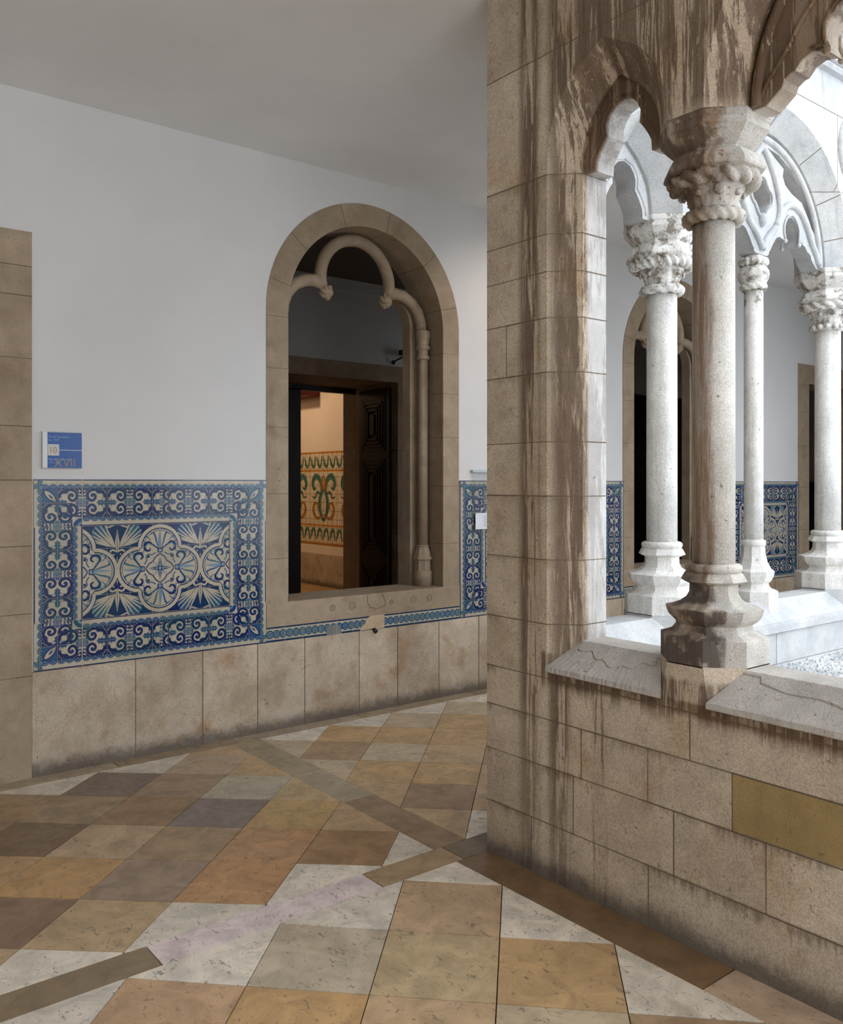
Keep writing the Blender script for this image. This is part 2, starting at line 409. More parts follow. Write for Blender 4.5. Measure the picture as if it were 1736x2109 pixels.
KNOWN = [(1.69,4.95,95,80,68),(1.97,4.7,118,97,75),(2.26,4.45,135,125,105),(2.27,4.96,135,115,90),(2.49,4.72,160,130,90),(1.22,4.84,110,90,65),(1.4,4.68,120,100,72),(1.69,4.43,115,90,62),(1.97,4.18,100,88,80),(2.26,3.92,150,120,75),(2.5,3.69,160,130,95),(1.16,4.39,95,75,55),(1.37,4.18,150,125,95),(1.67,3.92,125,102,75),(1.96,3.65,150,112,75),(2.26,3.39,125,95,65),(1.1,3.9,150,115,72),(1.38,3.65,120,100,80),(1.66,3.4,150,110,70),(.89,3.58,110,85,65),(1.08,3.38,175,145,105),(1.71,2.68,186,166,138),(2.22,2.73,150,122,90),(1.95,2.41,140,118,85),(1.12,2.75,150,118,85),(1.46,2.46,175,135,85),(3.01,4.96,135,112,85),(3.54,4.97,165,140,110),(3.32,4.68,130,110,85),(3.59,4.43,150,130,105),(2.91,4.59,160,125,85),(3.04,4.42,165,150,120),(3.3,4.18,130,128,125),(2.8,4.15,150,120,80),(3.01,3.92,165,155,135),(3.48,4.0,190,165,120),(3.27,3.73,180,165,140),(2.8,3.65,180,145,95),(3.0,3.44,140,135,130),(.95,4.17,150,118,80),(2.45,4.25,160,135,95),(2.25,2.06,178,142,95),(1.83,2.11,172,136,90),(2.07,1.92,165,145,120)]
fm = MB(); fcols = []
GAIN = 1.42
def slab(poly, col, gap=.0021):
    if len(poly) < 3 or area(poly) < 6e-4: return
    cx = sum(p[0] for p in poly)/len(poly); cy = sum(p[1] for p in poly)/len(poly)
    q = []
    for x, y in poly:
        d = math.hypot(x-cx, y-cy) or 1; q.append((x-(x-cx)/d*gap*1.4, y-(y-cy)/d*gap*1.4))
    n = len(q); vs = [(x, y, 0) for x, y in q]+[(x, y, -.02) for x, y in q]
    fs = [tuple(range(n))]+[(i, n+i, n+(i+1) % n, (i+1) % n) for i in range(n)]
    fm.add(vs, fs); fcols.extend([col]*(n+1))
rf = random.Random(5)
def tcol(cx, cy, tri):
    if tri and not (abs(cx-2.65) < .16 and cy > 3.2):
        b = rf.uniform(.92, 1.05); return lin(tuple(min(250, c*b) for c in (232, 219, 198)))
    best = min(KNOWN, key=lambda k: math.hypot(k[0]-cx, k[1]-cy))
    if math.hypot(best[0]-cx, best[1]-cy) < .13: c = best[2:]
    else: c = rf.choice([(150,118,80),(160,130,95),(125,100,72),(165,145,115),(178,142,95),(118,95,72),(150,125,92)])
    m_ = sum(c)/3; c = tuple(m_+(x-m_)*.86 for x in c); l_ = lin(c); g_ = min(GAIN**2.2, .56/max(l_)); return tuple(v*g_ for v in l_)
def field(ox, oy, hx, hy, rect, half_at=None, par=0):
    x0, x1, y0, y1 = rect
    for i in range(int((x0-ox)/hx)-2, int((x1-ox)/hx)+3):
        for j in range(int((y0-oy)/hy)-2, int((y1-oy)/hy)+3):
            if (i+j) % 2 == par: continue
            cx, cy = ox+i*hx, oy+j*hy
            full = [(cx-hx, cy), (cx, cy-hy), (cx+hx, cy), (cx, cy+hy)]
            p = clipr(full, x0, x1, y0, y1)
            if len(p) < 3: continue
            a = area(p)/(2*hx*hy)
            if a < .03: continue
            c = tcol(cx, cy, a < .75); slab(p, c)
field(1.977, 4.953, .2885, .2575, (-3.5, 2.555, 3.14, 5.215))
field(1.66, 2.98, .298, .299, (-3.5, 2.555, -4, 2.98))
field(2.746, 5.212, .272, .259, (2.75, 13.2, 3.14, 5.215), par=0)
TAN = lambda c: tuple(v for v in lin(c))
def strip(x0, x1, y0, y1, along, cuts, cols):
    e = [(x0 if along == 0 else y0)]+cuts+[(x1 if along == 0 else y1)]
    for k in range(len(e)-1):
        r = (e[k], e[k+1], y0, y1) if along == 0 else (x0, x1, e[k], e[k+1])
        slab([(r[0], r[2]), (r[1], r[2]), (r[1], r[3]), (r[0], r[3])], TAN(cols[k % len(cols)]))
strip(2.555, 2.75, 3.14, 5.215, 1, [3.9, 4.45], [(158,132,104),(176,160,134),(164,146,118)])
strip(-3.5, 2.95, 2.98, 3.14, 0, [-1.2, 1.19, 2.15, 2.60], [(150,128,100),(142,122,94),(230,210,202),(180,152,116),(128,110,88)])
strip(2.555, 2.75, -4, 2.98, 1, [-2.6, -.9, .55, 1.713], [(150,124,96),(158,130,100),(180,150,116),(196,168,140),(128,100,70)])
strip(-3.5, 13.2, 5.215, 5.36, 0, [-2.0, .1, 1.14, 1.82, 2.6, 3.6, 4.7, 5.9, 7.1, 8.4, 9.9, 11.2], [(168,148,118),(150,130,102),(160,132,98),(176,158,130),(158,138,110),(170,152,126)])
strip(2.95, 13.2, 2.98, 3.14, 0, [4.2, 5.6, 7.0, 9.0], [(150,128,100),(168,148,120)])
for a_, b_ in ((-.45, 1.354), (9.935, 11.55)): strip(a_, b_, 5.36, 5.69, 0, [(a_+b_)/2], [(160,138,108),(150,130,104)])
fm.box((-3.5, -4, -.12), (13.2, 5.69, -.012), 1); fcols += [(.1,.1,.1)]*6
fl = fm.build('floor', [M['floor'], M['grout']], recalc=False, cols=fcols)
tag(fl, 'walk floor of diagonal ochre, grey and cream stone slabs with plain border bands', 'floor', kind='structure')

# ---------------------------------------------------------------- ceiling, left wall
ZC = 3.97
cm = MB().box((-3.5, 2.9, ZC), (13.2, 5.9, ZC+.25)).box((-3.5, -4, ZC), (3.0, 2.9, ZC+.25))
tag(cm.build('ceiling', M['ceil']), 'smooth plain ceiling over the cloister walks', 'ceiling', kind='structure')
YW, YB = 5.36, 5.69
WIN = [(3.745, 2.874, 4.616), (7.561, 6.69, 8.432)]     # centre, frame left, frame right
DOORS = [(-.45, 1.354, 3.15), (9.935, 11.55, 3.13)]
WS = .715
def arc(cx, cz, r, a0, a1, n): return [(cx+r*math.cos(math.radians(a0+(a1-a0)*i/n)), cz+r*math.sin(math.radians(a0+(a1-a0)*i/n))) for i in range(n+1)]
holes = []
for c, a, b in WIN: holes.append([(a, WS), (b, WS)] + arc(c, 2.911, .871, 0, 180, 40))
outer = [(-3.5, 0), (DOORS[0][0], 0), (DOORS[0][0], DOORS[0][2]), (DOORS[0][1], DOORS[0][2]), (DOORS[0][1], 0), (DOORS[1][0], 0), (DOORS[1][0], DOORS[1][2]), (DOORS[1][1], DOORS[1][2]), (DOORS[1][1], 0), (13.2, 0), (13.2, ZC), (-3.5, ZC)]
wl = MB().plate([(x, YW, z) for x, z in outer], [[(x, YW, z) for x, z in h] for h in holes], (0, YB-YW, 0)).build('wall_left', M['wall'])
tag(wl, 'white plastered outer wall of the cloister walk above blue tiles', 'wall', kind='structure')
# end walls of the walk and rooms
tag(MB().box((13.2, 2.6, 0), (13.5, 5.7, 4.2)).build('wall_end', M['wall']), 'white end wall of the far walk', 'wall', kind='structure')
tag(MB().box((-1.6, -4, 0), (-1.3, 5.4, 4.2)).build('wall_outer', M['wall']), 'outer wall of the near walk behind the viewer', 'wall', kind='structure')
# stone dado below the tiles
dd = MB()
dj = [-2.6,-1.6,-.6,1.96,2.403,2.80,3.17,3.634,3.988,4.397,4.822,5.3,5.75,6.2,6.66,7.1,7.6,8.05,8.5,8.95,9.4,12.0,12.6]
for a, b in ((-3.5, DOORS[0][0]), (1.356, DOORS[1][0]), (DOORS[1][1], 13.2)):
    dd.box((a, YW-.018, 0), (b, YW+.02, .607))
do = dd.build('baseboard_left', M['dado'])
blockify(do, [], {0: dj}, 0, M['mortar'], .0030, (-.10, .08), 3)
tag(do, 'cream limestone slab dado along the foot of the white wall', 'dado', kind='structure')

# ---------------------------------------------------------------- arched windows in the left wall
def window(c, a, b, name, label):
    root = empty(name, (c, YW, WS), label=label, cat='window', kind='structure')
    hw = .704; zs = 2.911; zi = .873
    # face ring of the frame, through the wall
    po = [(a, WS), (b, WS)] + arc(c, zs, .871, 0, 180, 48)
    pi_ = [(c-hw, zi), (c+hw, zi)] + arc(c, zs, hw, 0, 180, 48)
    fr = MB().plate([(x, YW-.006, z) for x, z in po], [[(x, YW-.006, z) for x, z in pi_]], (0, YB-YW+.012, 0)).build('frame', M['frame'], root)
    bm = bmesh.new(); bm.from_mesh(fr.data); L = wloc(fr)
    lay = bm.faces.layers.float.new('tone'); m = MB()
    for i, ang in enumerate((14, 44, 78, 108, 141, 166)):
        t = math.radians(ang); n = (-math.sin(t), 0, math.cos(t))
        fs = [f for f in bm.faces if f.calc_center_median().z+L.z > zs-.001]
        bmesh.ops.bisect_plane(bm, geom=fs+list({e for f in fs for e in f.edges})+list({v for f in fs for v in f.verts}), plane_co=(c-L.x, 0, zs-L.z), plane_no=n, dist=1e-5)
        ct, st = math.cos(t), math.sin(t); w = Vector(n)*.0022
        p0 = Vector((c+hw*ct, YW-.0068, zs+hw*st)); p1 = Vector((c+.871*ct, YW-.0068, zs+.871*st)); q0 = Vector((c+(hw-.0007)*ct, YB, zs+(hw-.0007)*st))
        m.add([p0-w, p0+w, p1+w, p1-w], [(0,1,2,3)]); p0 = Vector((c+(hw-.0008)*ct, YW-.006, zs+(hw-.0008)*st)); m.add([p0-w, p0+w, q0+w, q0-w], [(0,1,2,3)])
    for side, zl in ((-1, (1.18, 1.63, 2.09, 2.50, 2.86)), (1, (1.22, 1.68, 2.07, 2.42, 2.74))):
        for z in zl:
            x0, x1 = (a, c-hw) if side < 0 else (c+hw, b)
            m.box((x0, YW-.0068, z-.0015), (x1, YW-.005, z+.0015)); xr = c+side*(hw-.0008)
            m.box((xr-.001, YW-.006, z-.0015), (xr+.001, YB, z+.0015))
    for f in bm.faces:
        p = f.calc_center_median()+L; ang = math.degrees(math.atan2(p.z-zs, p.x-c))
        key = int(ang//33) if p.z > zs else int(p.z*2.2)+(10 if p.x > c else 20)
        f[lay] = random.Random(key*7+int(c*3)).uniform(-.09, .08)
    bm.to_mesh(fr.data); bm.free(); m.build('mortar_joints', M['mortar'], fr, recalc=False)
    # sill block with incised rosettes
    s = MB().box((a-.002, YW-.012, WS-.005), (b+.002, YB+.03, zi+.003))
    so = s.build('sill', M['frame'], root)
    ro = MB()
    for k, (dx, r) in enumerate(((-.34, .022), (-.17, .032), (.19, .018), (.40, .030), (.56, .028))):
        for rr in (r, r*.55):
            ro.tube([(c+dx+rr*math.cos(t), YW-.0125, .80+rr*math.sin(t)) for t in [2*PI*q/8 for q in range(8)]], .0016, 5, closed=True)
    for p in ([(c-.03,.873),(c-.035,.82),(c-.01,.775),(c+.06,.76),(c+.12,.775)], [(c+.10,.873),(c+.12,.83),(c+.135,.79),(c+.12,.775)]):
        ro.tube([(x, YW-.0125, z) for x, z in p], .0022, 5)
    ro.build('carved_rosettes', M['mortar'], so, recalc=False)
    # inner order: jamb strips and cusped rib
    j = MB()
    for sd in (-1, 1):
        x0, x1 = sorted((c+sd*.56, c+sd*.706)); j.box((x0, 5.60, zi-.01), (x1, YB+.01, 2.98))
        arcp = [(.56, 2.98), (.545, 3.05), (.50, 3.12), (.44, 3.175), (.36, 3.20), (.36, 3.235), (.46, 3.225), (.55, 3.17), (.62, 3.08), (.706, 2.98)]
        j.prism([(c+sd*x, 5.60, z) for x, z in arcp], (0, 0, 0), (0, .10, 0))
    j.build('inner_jamb', M['frame'], root)
    def lobe(cx, cz, r, a0, a1, n): return [(x, 5.555, z) for x, z in arc(cx, cz, r, a0, a1, n)]
    rib = MB(); rr = .047
    rib.tube(lobe(c, 3.245, .315, -14, 194, 30), rr, 12)
    for sd in (-1, 1):
        pts = [(.635, 2.93), (.632, 3.0), (.60, 3.085), (.535, 3.155), (.45, 3.195), (.37, 3.205), (.30, 3.185)]
        rib.tube([(c+sd*x, 5.555, z) for x, z in pts], rr, 12)
    ribo = rib.build('cusped_rib', M['frame'], root, recalc=False)
    for sd in (-1, 1):
        bo = MB(); bo.ball((c+sd*.272, 5.545, 3.135), .048, (1, 1, 1.1), 32, 18, disp=lambda d: .16*math.sin(5*math.atan2(d.z, d.x)+6*d.y)+.05*math.sin(14*d.z))
        bo.ball((c+sd*.262, 5.54, 3.085), .018); bo.build('carved_knob', M['frame'], ribo, recalc=False)
    # colonnettes
    for sd in (-1, 1):
        x = c+(.637 if sd > 0 else -.69); y = 5.53
        col = MB().lathe([(.040, 1.19), (.0395, 2.70)], (x, y, 0), 24).build('colonnette', M['frame'], root)
        b_ = MB().lathe([(.074, .873), (.075, .985), (.070, 1.0)], (x, y, 0), 28)
        b_.lathe([(.070, .985), (.066, 1.08), (.070, 1.085)], (x, y, 0), 32, smooth=False, disp=lambda t, z, r: -.007*abs(math.cos(4*t)))
        b_.octo([(.066, 1.083), (.074, 1.093), (.074, 1.107), (.062, 1.118), (.058, 1.15), (.048, 1.178), (.047, 1.19)], (x, y, 0))
        b_.lathe([(.046, 1.19), (.052, 1.197), (.046, 1.205)], (x, y, 0), 24); b_.build('base', M['frame'], col)
        k = MB().lathe([(.040, 2.70), (.052, 2.706), (.056, 2.718), (.052, 2.73), (.042, 2.735), (.042, 2.78), (.056, 2.787), (.060, 2.80), (.056, 2.81), (.048, 2.815), (.055, 2.875), (.060, 2.88), (.060, 2.93), (.05, 2.935)], (x, y, 0), 28)
        k.build('capital', M['frame'], col)
    return root
window(*WIN[0], 'window_1', 'round-arched stone window with cusped rib, looking into a dark room with an open door')
window(*WIN[1], 'window_2', 'round-arched stone window seen behind the courtyard columns')

# ---------------------------------------------------------------- stone doorways in the left wall
def doorway(a, b, top, jw, name, label, zj, side=0):
    root = empty(name, ((a+b)/2, YW, 0), label=label, cat='doorway', kind='structure')
    m = MB().plate([(x, YW-.02, z) for x, z in ((a, 0), (a+jw, 0), (a+jw, top-.23), (b-jw, top-.23), (b-jw, 0), (b, 0), (b, top), (a, top))], [], (0, YB-YW+.03, 0))
    f = m.build('door_surround', M['frame'], root)
    blockify(f, zj, {}, 0, M['mortar'], .0022, (-.08, .08), 11)
    return root
d1 = doorway(*DOORS[0][:2], DOORS[0][2], .42, 'door_1', 'stone doorway jamb at the left edge beside the blue tile panel', [.59, .95, 1.34, 1.72, 2.03, 2.42, 2.78, 2.95])
doorway(*DOORS[1][:2], DOORS[1][2], .231, 'door_2', 'stone doorway in the far white wall right of the second tile panel', [.7, 1.15, 1.66, 2.15, 2.55, 2.88])
MB().box((-.03, 5.60, 0), (.934, 5.66, 2.92)).build('door_leaf', M['wood'], d1)

# ---------------------------------------------------------------- dark room behind the windows
tag(MB().box((2.0, YB, -.1), (13.5, 9.4, 0)).box((2, 9.4, -.1), (9, 17, 0)).build('floor_inner', M['gfloor']), 'stone floor inside the rooms behind the window', 'floor', kind='structure')
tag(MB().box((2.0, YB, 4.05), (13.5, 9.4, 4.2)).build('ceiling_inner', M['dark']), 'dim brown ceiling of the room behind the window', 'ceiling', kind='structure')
D0, D1 = 4.2, 6.26
bw = MB().plate([(x, 8.4, z) for x, z in ((2.0, 0), (3.95, 0), (3.95, 3.103), (6.501, 3.103), (6.501, 0), (10.55, 0), (10.55, 3.08), (12.3, 3.08), (12.3, 0), (13.5, 0), (13.5, 4.1), (2.0, 4.1))], [], (0, .85, 0)).build('wall_back', M['rwall'])
tag(bw, 'white wall inside the dim room behind the window', 'wall', kind='structure')
tag(MB().box((1.8, YB, 0), (2.0, 8.5, 4.1)).box((13.2, 5.69, 0), (13.4, 9.0, 4.1)).build('wall_inner', M['rwall']), 'side walls of the dim room', 'wall', kind='structure')
tr = MB()
for z, r in ((3.80, .012), (3.835, .009), (3.875, .014), (3.94, .03)): tr.box((2.0, 8.4-r, z-r*.5), (13.2, 8.4, z+r*.5))
tag(tr.build('trim_1', M['rwall']), 'thin cornice lines under the ceiling of the dim room', 'cornice', kind='structure')
d3 = empty('door_3', (5.2, 8.4, 0), label='stone-framed doorway inside the dim room, open to a warmly lit gallery', cat='doorway', kind='structure')
f3 = MB().plate([(x, 8.38, z) for x, z in ((3.95, 0), (4.2, 0), (4.2, 2.911), (6.26, 2.911), (6.26, 0), (6.501, 0), (6.501, 3.103), (3.95, 3.103))], [], (0, .9, 0)).build('door_surround', M['frame'], d3)
blockify(f3, [1.1, 2.1], {}, 0, M['mortar'], .003, (-.05, .05), 2)
MB().box((4.1, 9.28, 0), (5.45, 9.36, 2.86)).box((4.1, 9.28, 2.845), (6.3, 9.36, 3.1)).build('timber_frame', M['wood'], d3)
MB().box((6.29, 9.26, 0), (6.50, 9.62, 3.1)).box((6.255, 9.26, 0), (6.50, 9.63, .27)).build('inner_surround', M['frame'], d3)
d4 = empty('door_4', (11.4, 8.4, 0), label='dark closed doorway seen through the far arched window', cat='doorway', kind='structure')
MB().box((10.55, 8.55, 0), (12.3, 8.62, 3.08)).build('door_leaf', M['wood'], d4)
# open wooden leaf folded back against the reveal
leaf = empty('wooden_door', (6.2, 8.9, 0), label='dark panelled wooden door leaf standing open in the doorway behind the arched window', cat='door')
MB().box((6.205, 8.50, .02), (6.25, 9.12, 2.86)).build('leaf', M['wood'], leaf)
for z0, z1 in ((.12, .72), (.82, 2.0), (2.1, 2.75)):
    p = MB()
    for k in range(4):
        e = .045*k; x = 6.205-.006*(k+1)
        for (ya, yb, za, zb) in ((8.57+e, 9.06-e, z0+e, z0+e+.022), (8.57+e, 9.06-e, z1-e-.022, z1-e), (8.57+e, 8.59+e, z0+e, z1-e), (9.04-e, 9.06-e, z0+e, z1-e)):
            p.box((x, ya, za), (6.2, yb, zb))
    p.box((6.178, 8.77, z0+.2), (6.21, 8.86, z1-.2)); p.build('raised_panel', M['wood'], leaf)
# gallery beyond
tag(MB().box((7.7, 9.4, 0), (7.9, 17, 4.1)).build('wall_gallery', M['gwall']), 'warm lit gallery wall above the polychrome tiles', 'wall', kind='structure')
tag(MB().box((1.8, 9.4, 0), (2.0, 17, 4.1)).box((1.8, 17, 0), (7.9, 17.2, 4.1)).box((1.8, 9.25, 3.11), (7.9, 9.6, 4.1)).box((1.8, 9.25, 0), (4.12, 9.6, 3.2)).box((6.30, 9.27, 0), (7.9, 9.6, 3.2)).build('wall_gallery_side', M['gwall']), 'other walls of the far gallery', 'wall', kind='structure')
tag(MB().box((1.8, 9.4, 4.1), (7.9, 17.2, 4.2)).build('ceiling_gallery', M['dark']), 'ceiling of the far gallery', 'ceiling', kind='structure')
tag(MB().box((7.66, 9.6, .0), (7.7, 17, .53)).build('baseboard_gallery', M['dado']), 'stone dado under the polychrome tiles in the far gallery', 'dado', kind='structure')
beam = MB().box((7.2, 12.5, 3.16), (7.69, 16.9, 3.42)).build('red_beam', M['red'])
tag(beam, 'dark red strip high on the far gallery wall, top left through the doorway', 'beam')

# ---------------------------------------------------------------- painted tile panels (strokes are thin glaze shapes)
class Paint:
    """paints in panel coordinates (u along the wall, v up) on layers in front of a plane"""
    def __init__(s, place): s.mb = MB(); s.place = place; s.rect = None; s.tf = lambda p: p
    def poly(s, pts, mi, layer):
        q = [s.tf(p) for p in pts]; s.k = (getattr(s, 'k', 0)+1) % 24; layer += s.k/25
        if s.rect: q = clipr(q, *s.rect)
        if len(q) < 3 or area(q) < 1e-8: return
        s.mb.add([s.place(u, v, layer) for u, v in q], [tuple(range(len(q)))], mi)
    def ribbon(s, pts, w, mi, layer, closed=False):
        n = len(pts); ws = w if isinstance(w, (list, tuple)) else None; L = []; R = []
        for i, p in enumerate(pts):
            a = pts[(i-1) % n] if (closed or i > 0) else p; b = pts[(i+1) % n] if (closed or i < n-1) else p
            dx, dy = b[0]-a[0], b[1]-a[1]; d = math.hypot(dx, dy) or 1; nx, ny = -dy/d, dx/d
            if ws: t = i/(n-1)*(len(ws)-1); k = min(int(t), len(ws)-2); hw = (ws[k]+(ws[k+1]-ws[k])*(t-k))/2
            else: hw = w/2
            L.append((p[0]+nx*hw, p[1]+ny*hw)); R.append((p[0]-nx*hw, p[1]-ny*hw))
        for i in range(n if closed else n-1):
            j = (i+1) % n; s.poly([L[i], L[j], R[j], R[i]], mi, layer)
    def disc(s, c, r, mi, layer, a0=0, a1=360, n=16):
        s.poly([(c[0]+r*math.cos(math.radians(a0+(a1-a0)*k/n)), c[1]+r*math.sin(math.radians(a0+(a1-a0)*k/n))) for k in range(n+(0 if a1-a0 == 360 else 1))], mi, layer)
def smooth(pts, k=4):
    out = []; n = len(pts)
    for i in range(n-1):
        p0, p1, p2, p3 = pts[max(i-1, 0)], pts[i], pts[i+1], pts[min(i+2, n-1)]
        for j in range(k):
            t = j/k; out.append(tuple(.5*((2*p1[a])+(-p0[a]+p2[a])*t+(2*p0[a]-5*p1[a]+4*p2[a]-p3[a])*t*t+(-p0[a]+3*p1[a]-3*p2[a]+p3[a])*t**3) for a in (0, 1)))
    out.append(pts[-1]); return out
CR, DB, MD, LT, GR = 0, 1, 2, 3, 4
SCR = smooth([(0,0),(.03,.22),(.12,.38),(.28,.50),(.45,.555),(.60,.55),(.74,.48),(.80,.35),(.77,.2),(.67,.10),(.55,.11),(.47,.22),(.49,.33),(.58,.37),(.66,.31)], 3)
def scallops(P):
    P.poly([(0,.60),(1,.60),(1,.625),(0,.625)], DB, 2)
    P.poly([(0,.625),(1,.625),(1,.70),(0,.70)], MD, 1)
    for cxx in (1/6, .5, 5/6):
        for r, mi, ly in ((.175, MD, 1), (.15, DB, 2), (.128, LT, 3), (.10, DB, 4), (.074, MD, 5), (.035, CR, 6)):
            P.disc((cxx, .625), r, mi, ly, 0, 180, 10)
        for k in range(9):
            t = math.radians(10+20*k); P.disc((cxx+.20*math.cos(t), .625+.20*math.sin(t)), .014, MD, 1, n=5)
    P.poly([(0,.95),(1,.95),(1,.995),(0,.995)], DB, 2)
def scroll(P, lace=True):
    P.poly([(0,.0),(.0,.61),(.34,.61),(.12,.42),(.02,.2)], DB, 1)
    P.poly([(.68,.61),(1,.61),(1,.36),(.86,.42),(.80,.52)], DB, 1)
    P.ribbon([(.05,.28),(.12,.45),(.26,.56)], .02, CR, 2); P.ribbon([(.04,.40),(.10,.52),(.18,.585)], .02, CR, 2)
    P.ribbon(SCR, [.07,.115,.12,.12,.12,.12,.11,.10,.08], DB, 3)
    P.disc((.605,.30), .065, DB, 3, n=12); P.disc((.585,.325), .022, MD, 4, n=8)
    P.poly([(.20,.47),(.28,.36),(.31,.42),(.38,.36),(.40,.44),(.46,.42),(.44,.52),(.30,.50)], DB, 2)
    P.poly([(.10,.34),(.17,.30),(.15,.24),(.06,.22)], DB, 2)
    P.poly([(0,0),(.07,.11),(.13,.07),(.20,.16),(.26,.09),(.34,.13),(.37,.06),(.45,0)], MD, 2)
    P.ribbon([(.02,.01),(.2,.05),(.36,.035)], .018, DB, 4); P.ribbon([(.0,.02),(.14,.22)], .012, MD, 2); P.ribbon([(.02,.04),(.20,.24)], .010, DB, 2)
    P.poly([(.79,.25),(1,.25),(1,.325),(.80,.325)], DB, 3); P.poly([(.84,.27),(1,.27),(1,.285),(.84,.285)], LT, 4)
    P.poly([(.72,.0),(1,.0),(1,.20),(.92,.16),(.84,.22),(.80,.10)], MD, 1)
    P.disc((.90,.09), .055, CR, 2, n=10); P.disc((.90,.09), .032, DB, 3, n=8)
    P.poly([(.90,.44),(.97,.52),(.84,.56)], CR, 2); P.poly([(.96,.42),(1,.40),(1,.52)], DB, 2)
    P.disc((.45,.20), .02, MD, 2, n=6)
    if lace: scallops(P)
def corner_out(P):
    P.poly([(0,0),(.6,0),(.6,.6),(0,.6)], MD, 1)
    P.poly([(.02,.02),(.30,.10),(.50,.34),(.52,.52),(.34,.50),(.10,.30)], CR, 2)
    P.ribbon(smooth([(0,0),(.12,.30),(.34,.50),(.56,.56)]), .05, DB, 3); P.ribbon(smooth([(0,0),(.30,.12),(.50,.34),(.56,.56)]), .05, DB, 3)
    P.poly([(.18,.18),(.30,.22),(.38,.38),(.22,.30)], MD, 3)
    for k in range(3): P.ribbon([(.03+.03*k,.06-.02*k),(.20+.04*k,.24-.03*k)], .012, DB, 4)
    scallops(P)
    o = P.tf; P.tf = lambda p: o((p[1], p[0])); scallops(P); P.tf = o
    P.disc((.66,.66), .10, MD, 4, n=12); P.disc((.66,.66), .06, LT, 5, n=10); P.disc((.66,.66), .03, DB, 6, n=8)
def corner_in(P):
    scroll(P, False)
    o = P.tf; P.tf = lambda p: o((p[1], p[0])); scroll(P, False); P.tf = o
    for r, mi, ly in ((.36, MD, 5), (.30, DB, 6), (.25, MD, 7), (.17, LT, 8), (.10, DB, 9)):
        P.poly([(1,1)]+[(1-r*math.cos(math.radians(a)), 1-r*math.sin(math.radians(a))) for a in range(0, 91, 15)], mi, ly)
def quatre(P, cx, cy):
    q = .135; r = .130; e = .128
    def path(off):
        pts = []
        rr = r+off; base = e+off
        for k in range(4):
            ang = k*90
            pts.append((base, -base) if k == 0 else None)
            pts.pop()
            arcp = [(q+rr*math.cos(math.radians(t)), rr*math.sin(math.radians(t))) for t in range(-90, 91, 12)]
            loc = [(base, -rr)] + arcp + [(base, rr)]
            c, s_ = math.cos(math.radians(ang)), math.sin(math.radians(ang))
            pts += [(x*c-y*s_+cx, x*s_+y*c+cy) for x, y in loc]
        return pts
    # cream ground of the four lobes
    for k in range(4):
        c, s_ = math.cos(k*PI/2), math.sin(k*PI/2); P.disc((cx+q*c, cy+q*s_), r, CR, 2, n=28)
    P.poly([(cx-e,cy-e),(cx+e,cy-e),(cx+e,cy+e),(cx-e,cy+e)], CR, 2.98)
    P.ribbon(path(0), .034, DB, 3, True); P.ribbon(path(.001), .021, CR, 4, True)
    P.ribbon(path(-.026), .004, MD, 4, True)
    for k in range(4):
        a = k*PI/2; c, s_ = math.cos(a), math.sin(a)
        T = lambda x, y: (cx+x*c-y*s_, cy+x*s_+y*c)
        # palmette in the lobe
        P.ribbon([T(x, y) for x, y in smooth([(.125,0),(.17,.004),(.235,0)])], [.012,.022,.002], LT, 4)
        P.ribbon([T(x, y) for x, y in [(.12,0),(.235,0)]], .003, DB, 5)
        for sd in (-1, 1):
            P.ribbon([T(x, y*sd) for x, y in smooth([(.125,.006),(.165,.022),(.205,.032),(.225,.045),(.215,.06)])], [.004,.010,.012,.004], MD, 4)
            P.ribbon([T(x, y*sd) for x, y in smooth([(.125,.012),(.15,.05),(.165,.075),(.15,.098),(.12,.095),(.112,.072),(.128,.062)])], [.006,.016,.018,.014,.008], DB, 4)
            P.ribbon([T(x, y*sd) for x, y in smooth([(.13,.03),(.15,.06),(.155,.078),(.14,.09)])], [.003,.008,.003], LT, 5)
            P.ribbon([T(x, y*sd) for x, y in smooth([(.175,.06),(.20,.085),(.185,.105),(.165,.10)])], [.004,.008,.003], MD, 4)
        P.poly([T(.098,-.016),T(.125,-.020),T(.125,.020),T(.098,.016)], DB, 5); P.poly([T(.104,-.011),T(.119,-.013),T(.119,.013),T(.104,.011)], LT, 6)
        # centre rosette
        P.poly([T(0,0),T(.03,.012),T(.06,.004),T(.088,0),T(.06,-.004),T(.03,-.012)], MD, 5); P.ribbon([T(.012,0),T(.085,0)], .003, CR, 6)
        P.ribbon([T(x, y) for x, y in smooth([(.092,0),(.07,.03),(.045,.045),(.03,.07),(0,.092)])], .007, DB, 5)
        P.ribbon([T(x, y) for x, y in smooth([(.10,.028),(.085,.055),(.09,.075),(.075,.09),(.055,.085),(.028,.10)])], .007, MD, 5)
        P.poly([T(0,0),T(.014,.006),T(.05,.05),T(.006,.014)], DB, 6); P.poly([T(.012,.012),T(.026,.018),T(.042,.042),T(.018,.026)], LT, 7)
        P.disc(T(.075,.075), .009, DB, 5, n=8)
    P.disc((cx, cy), .007, CR, 8, n=8)
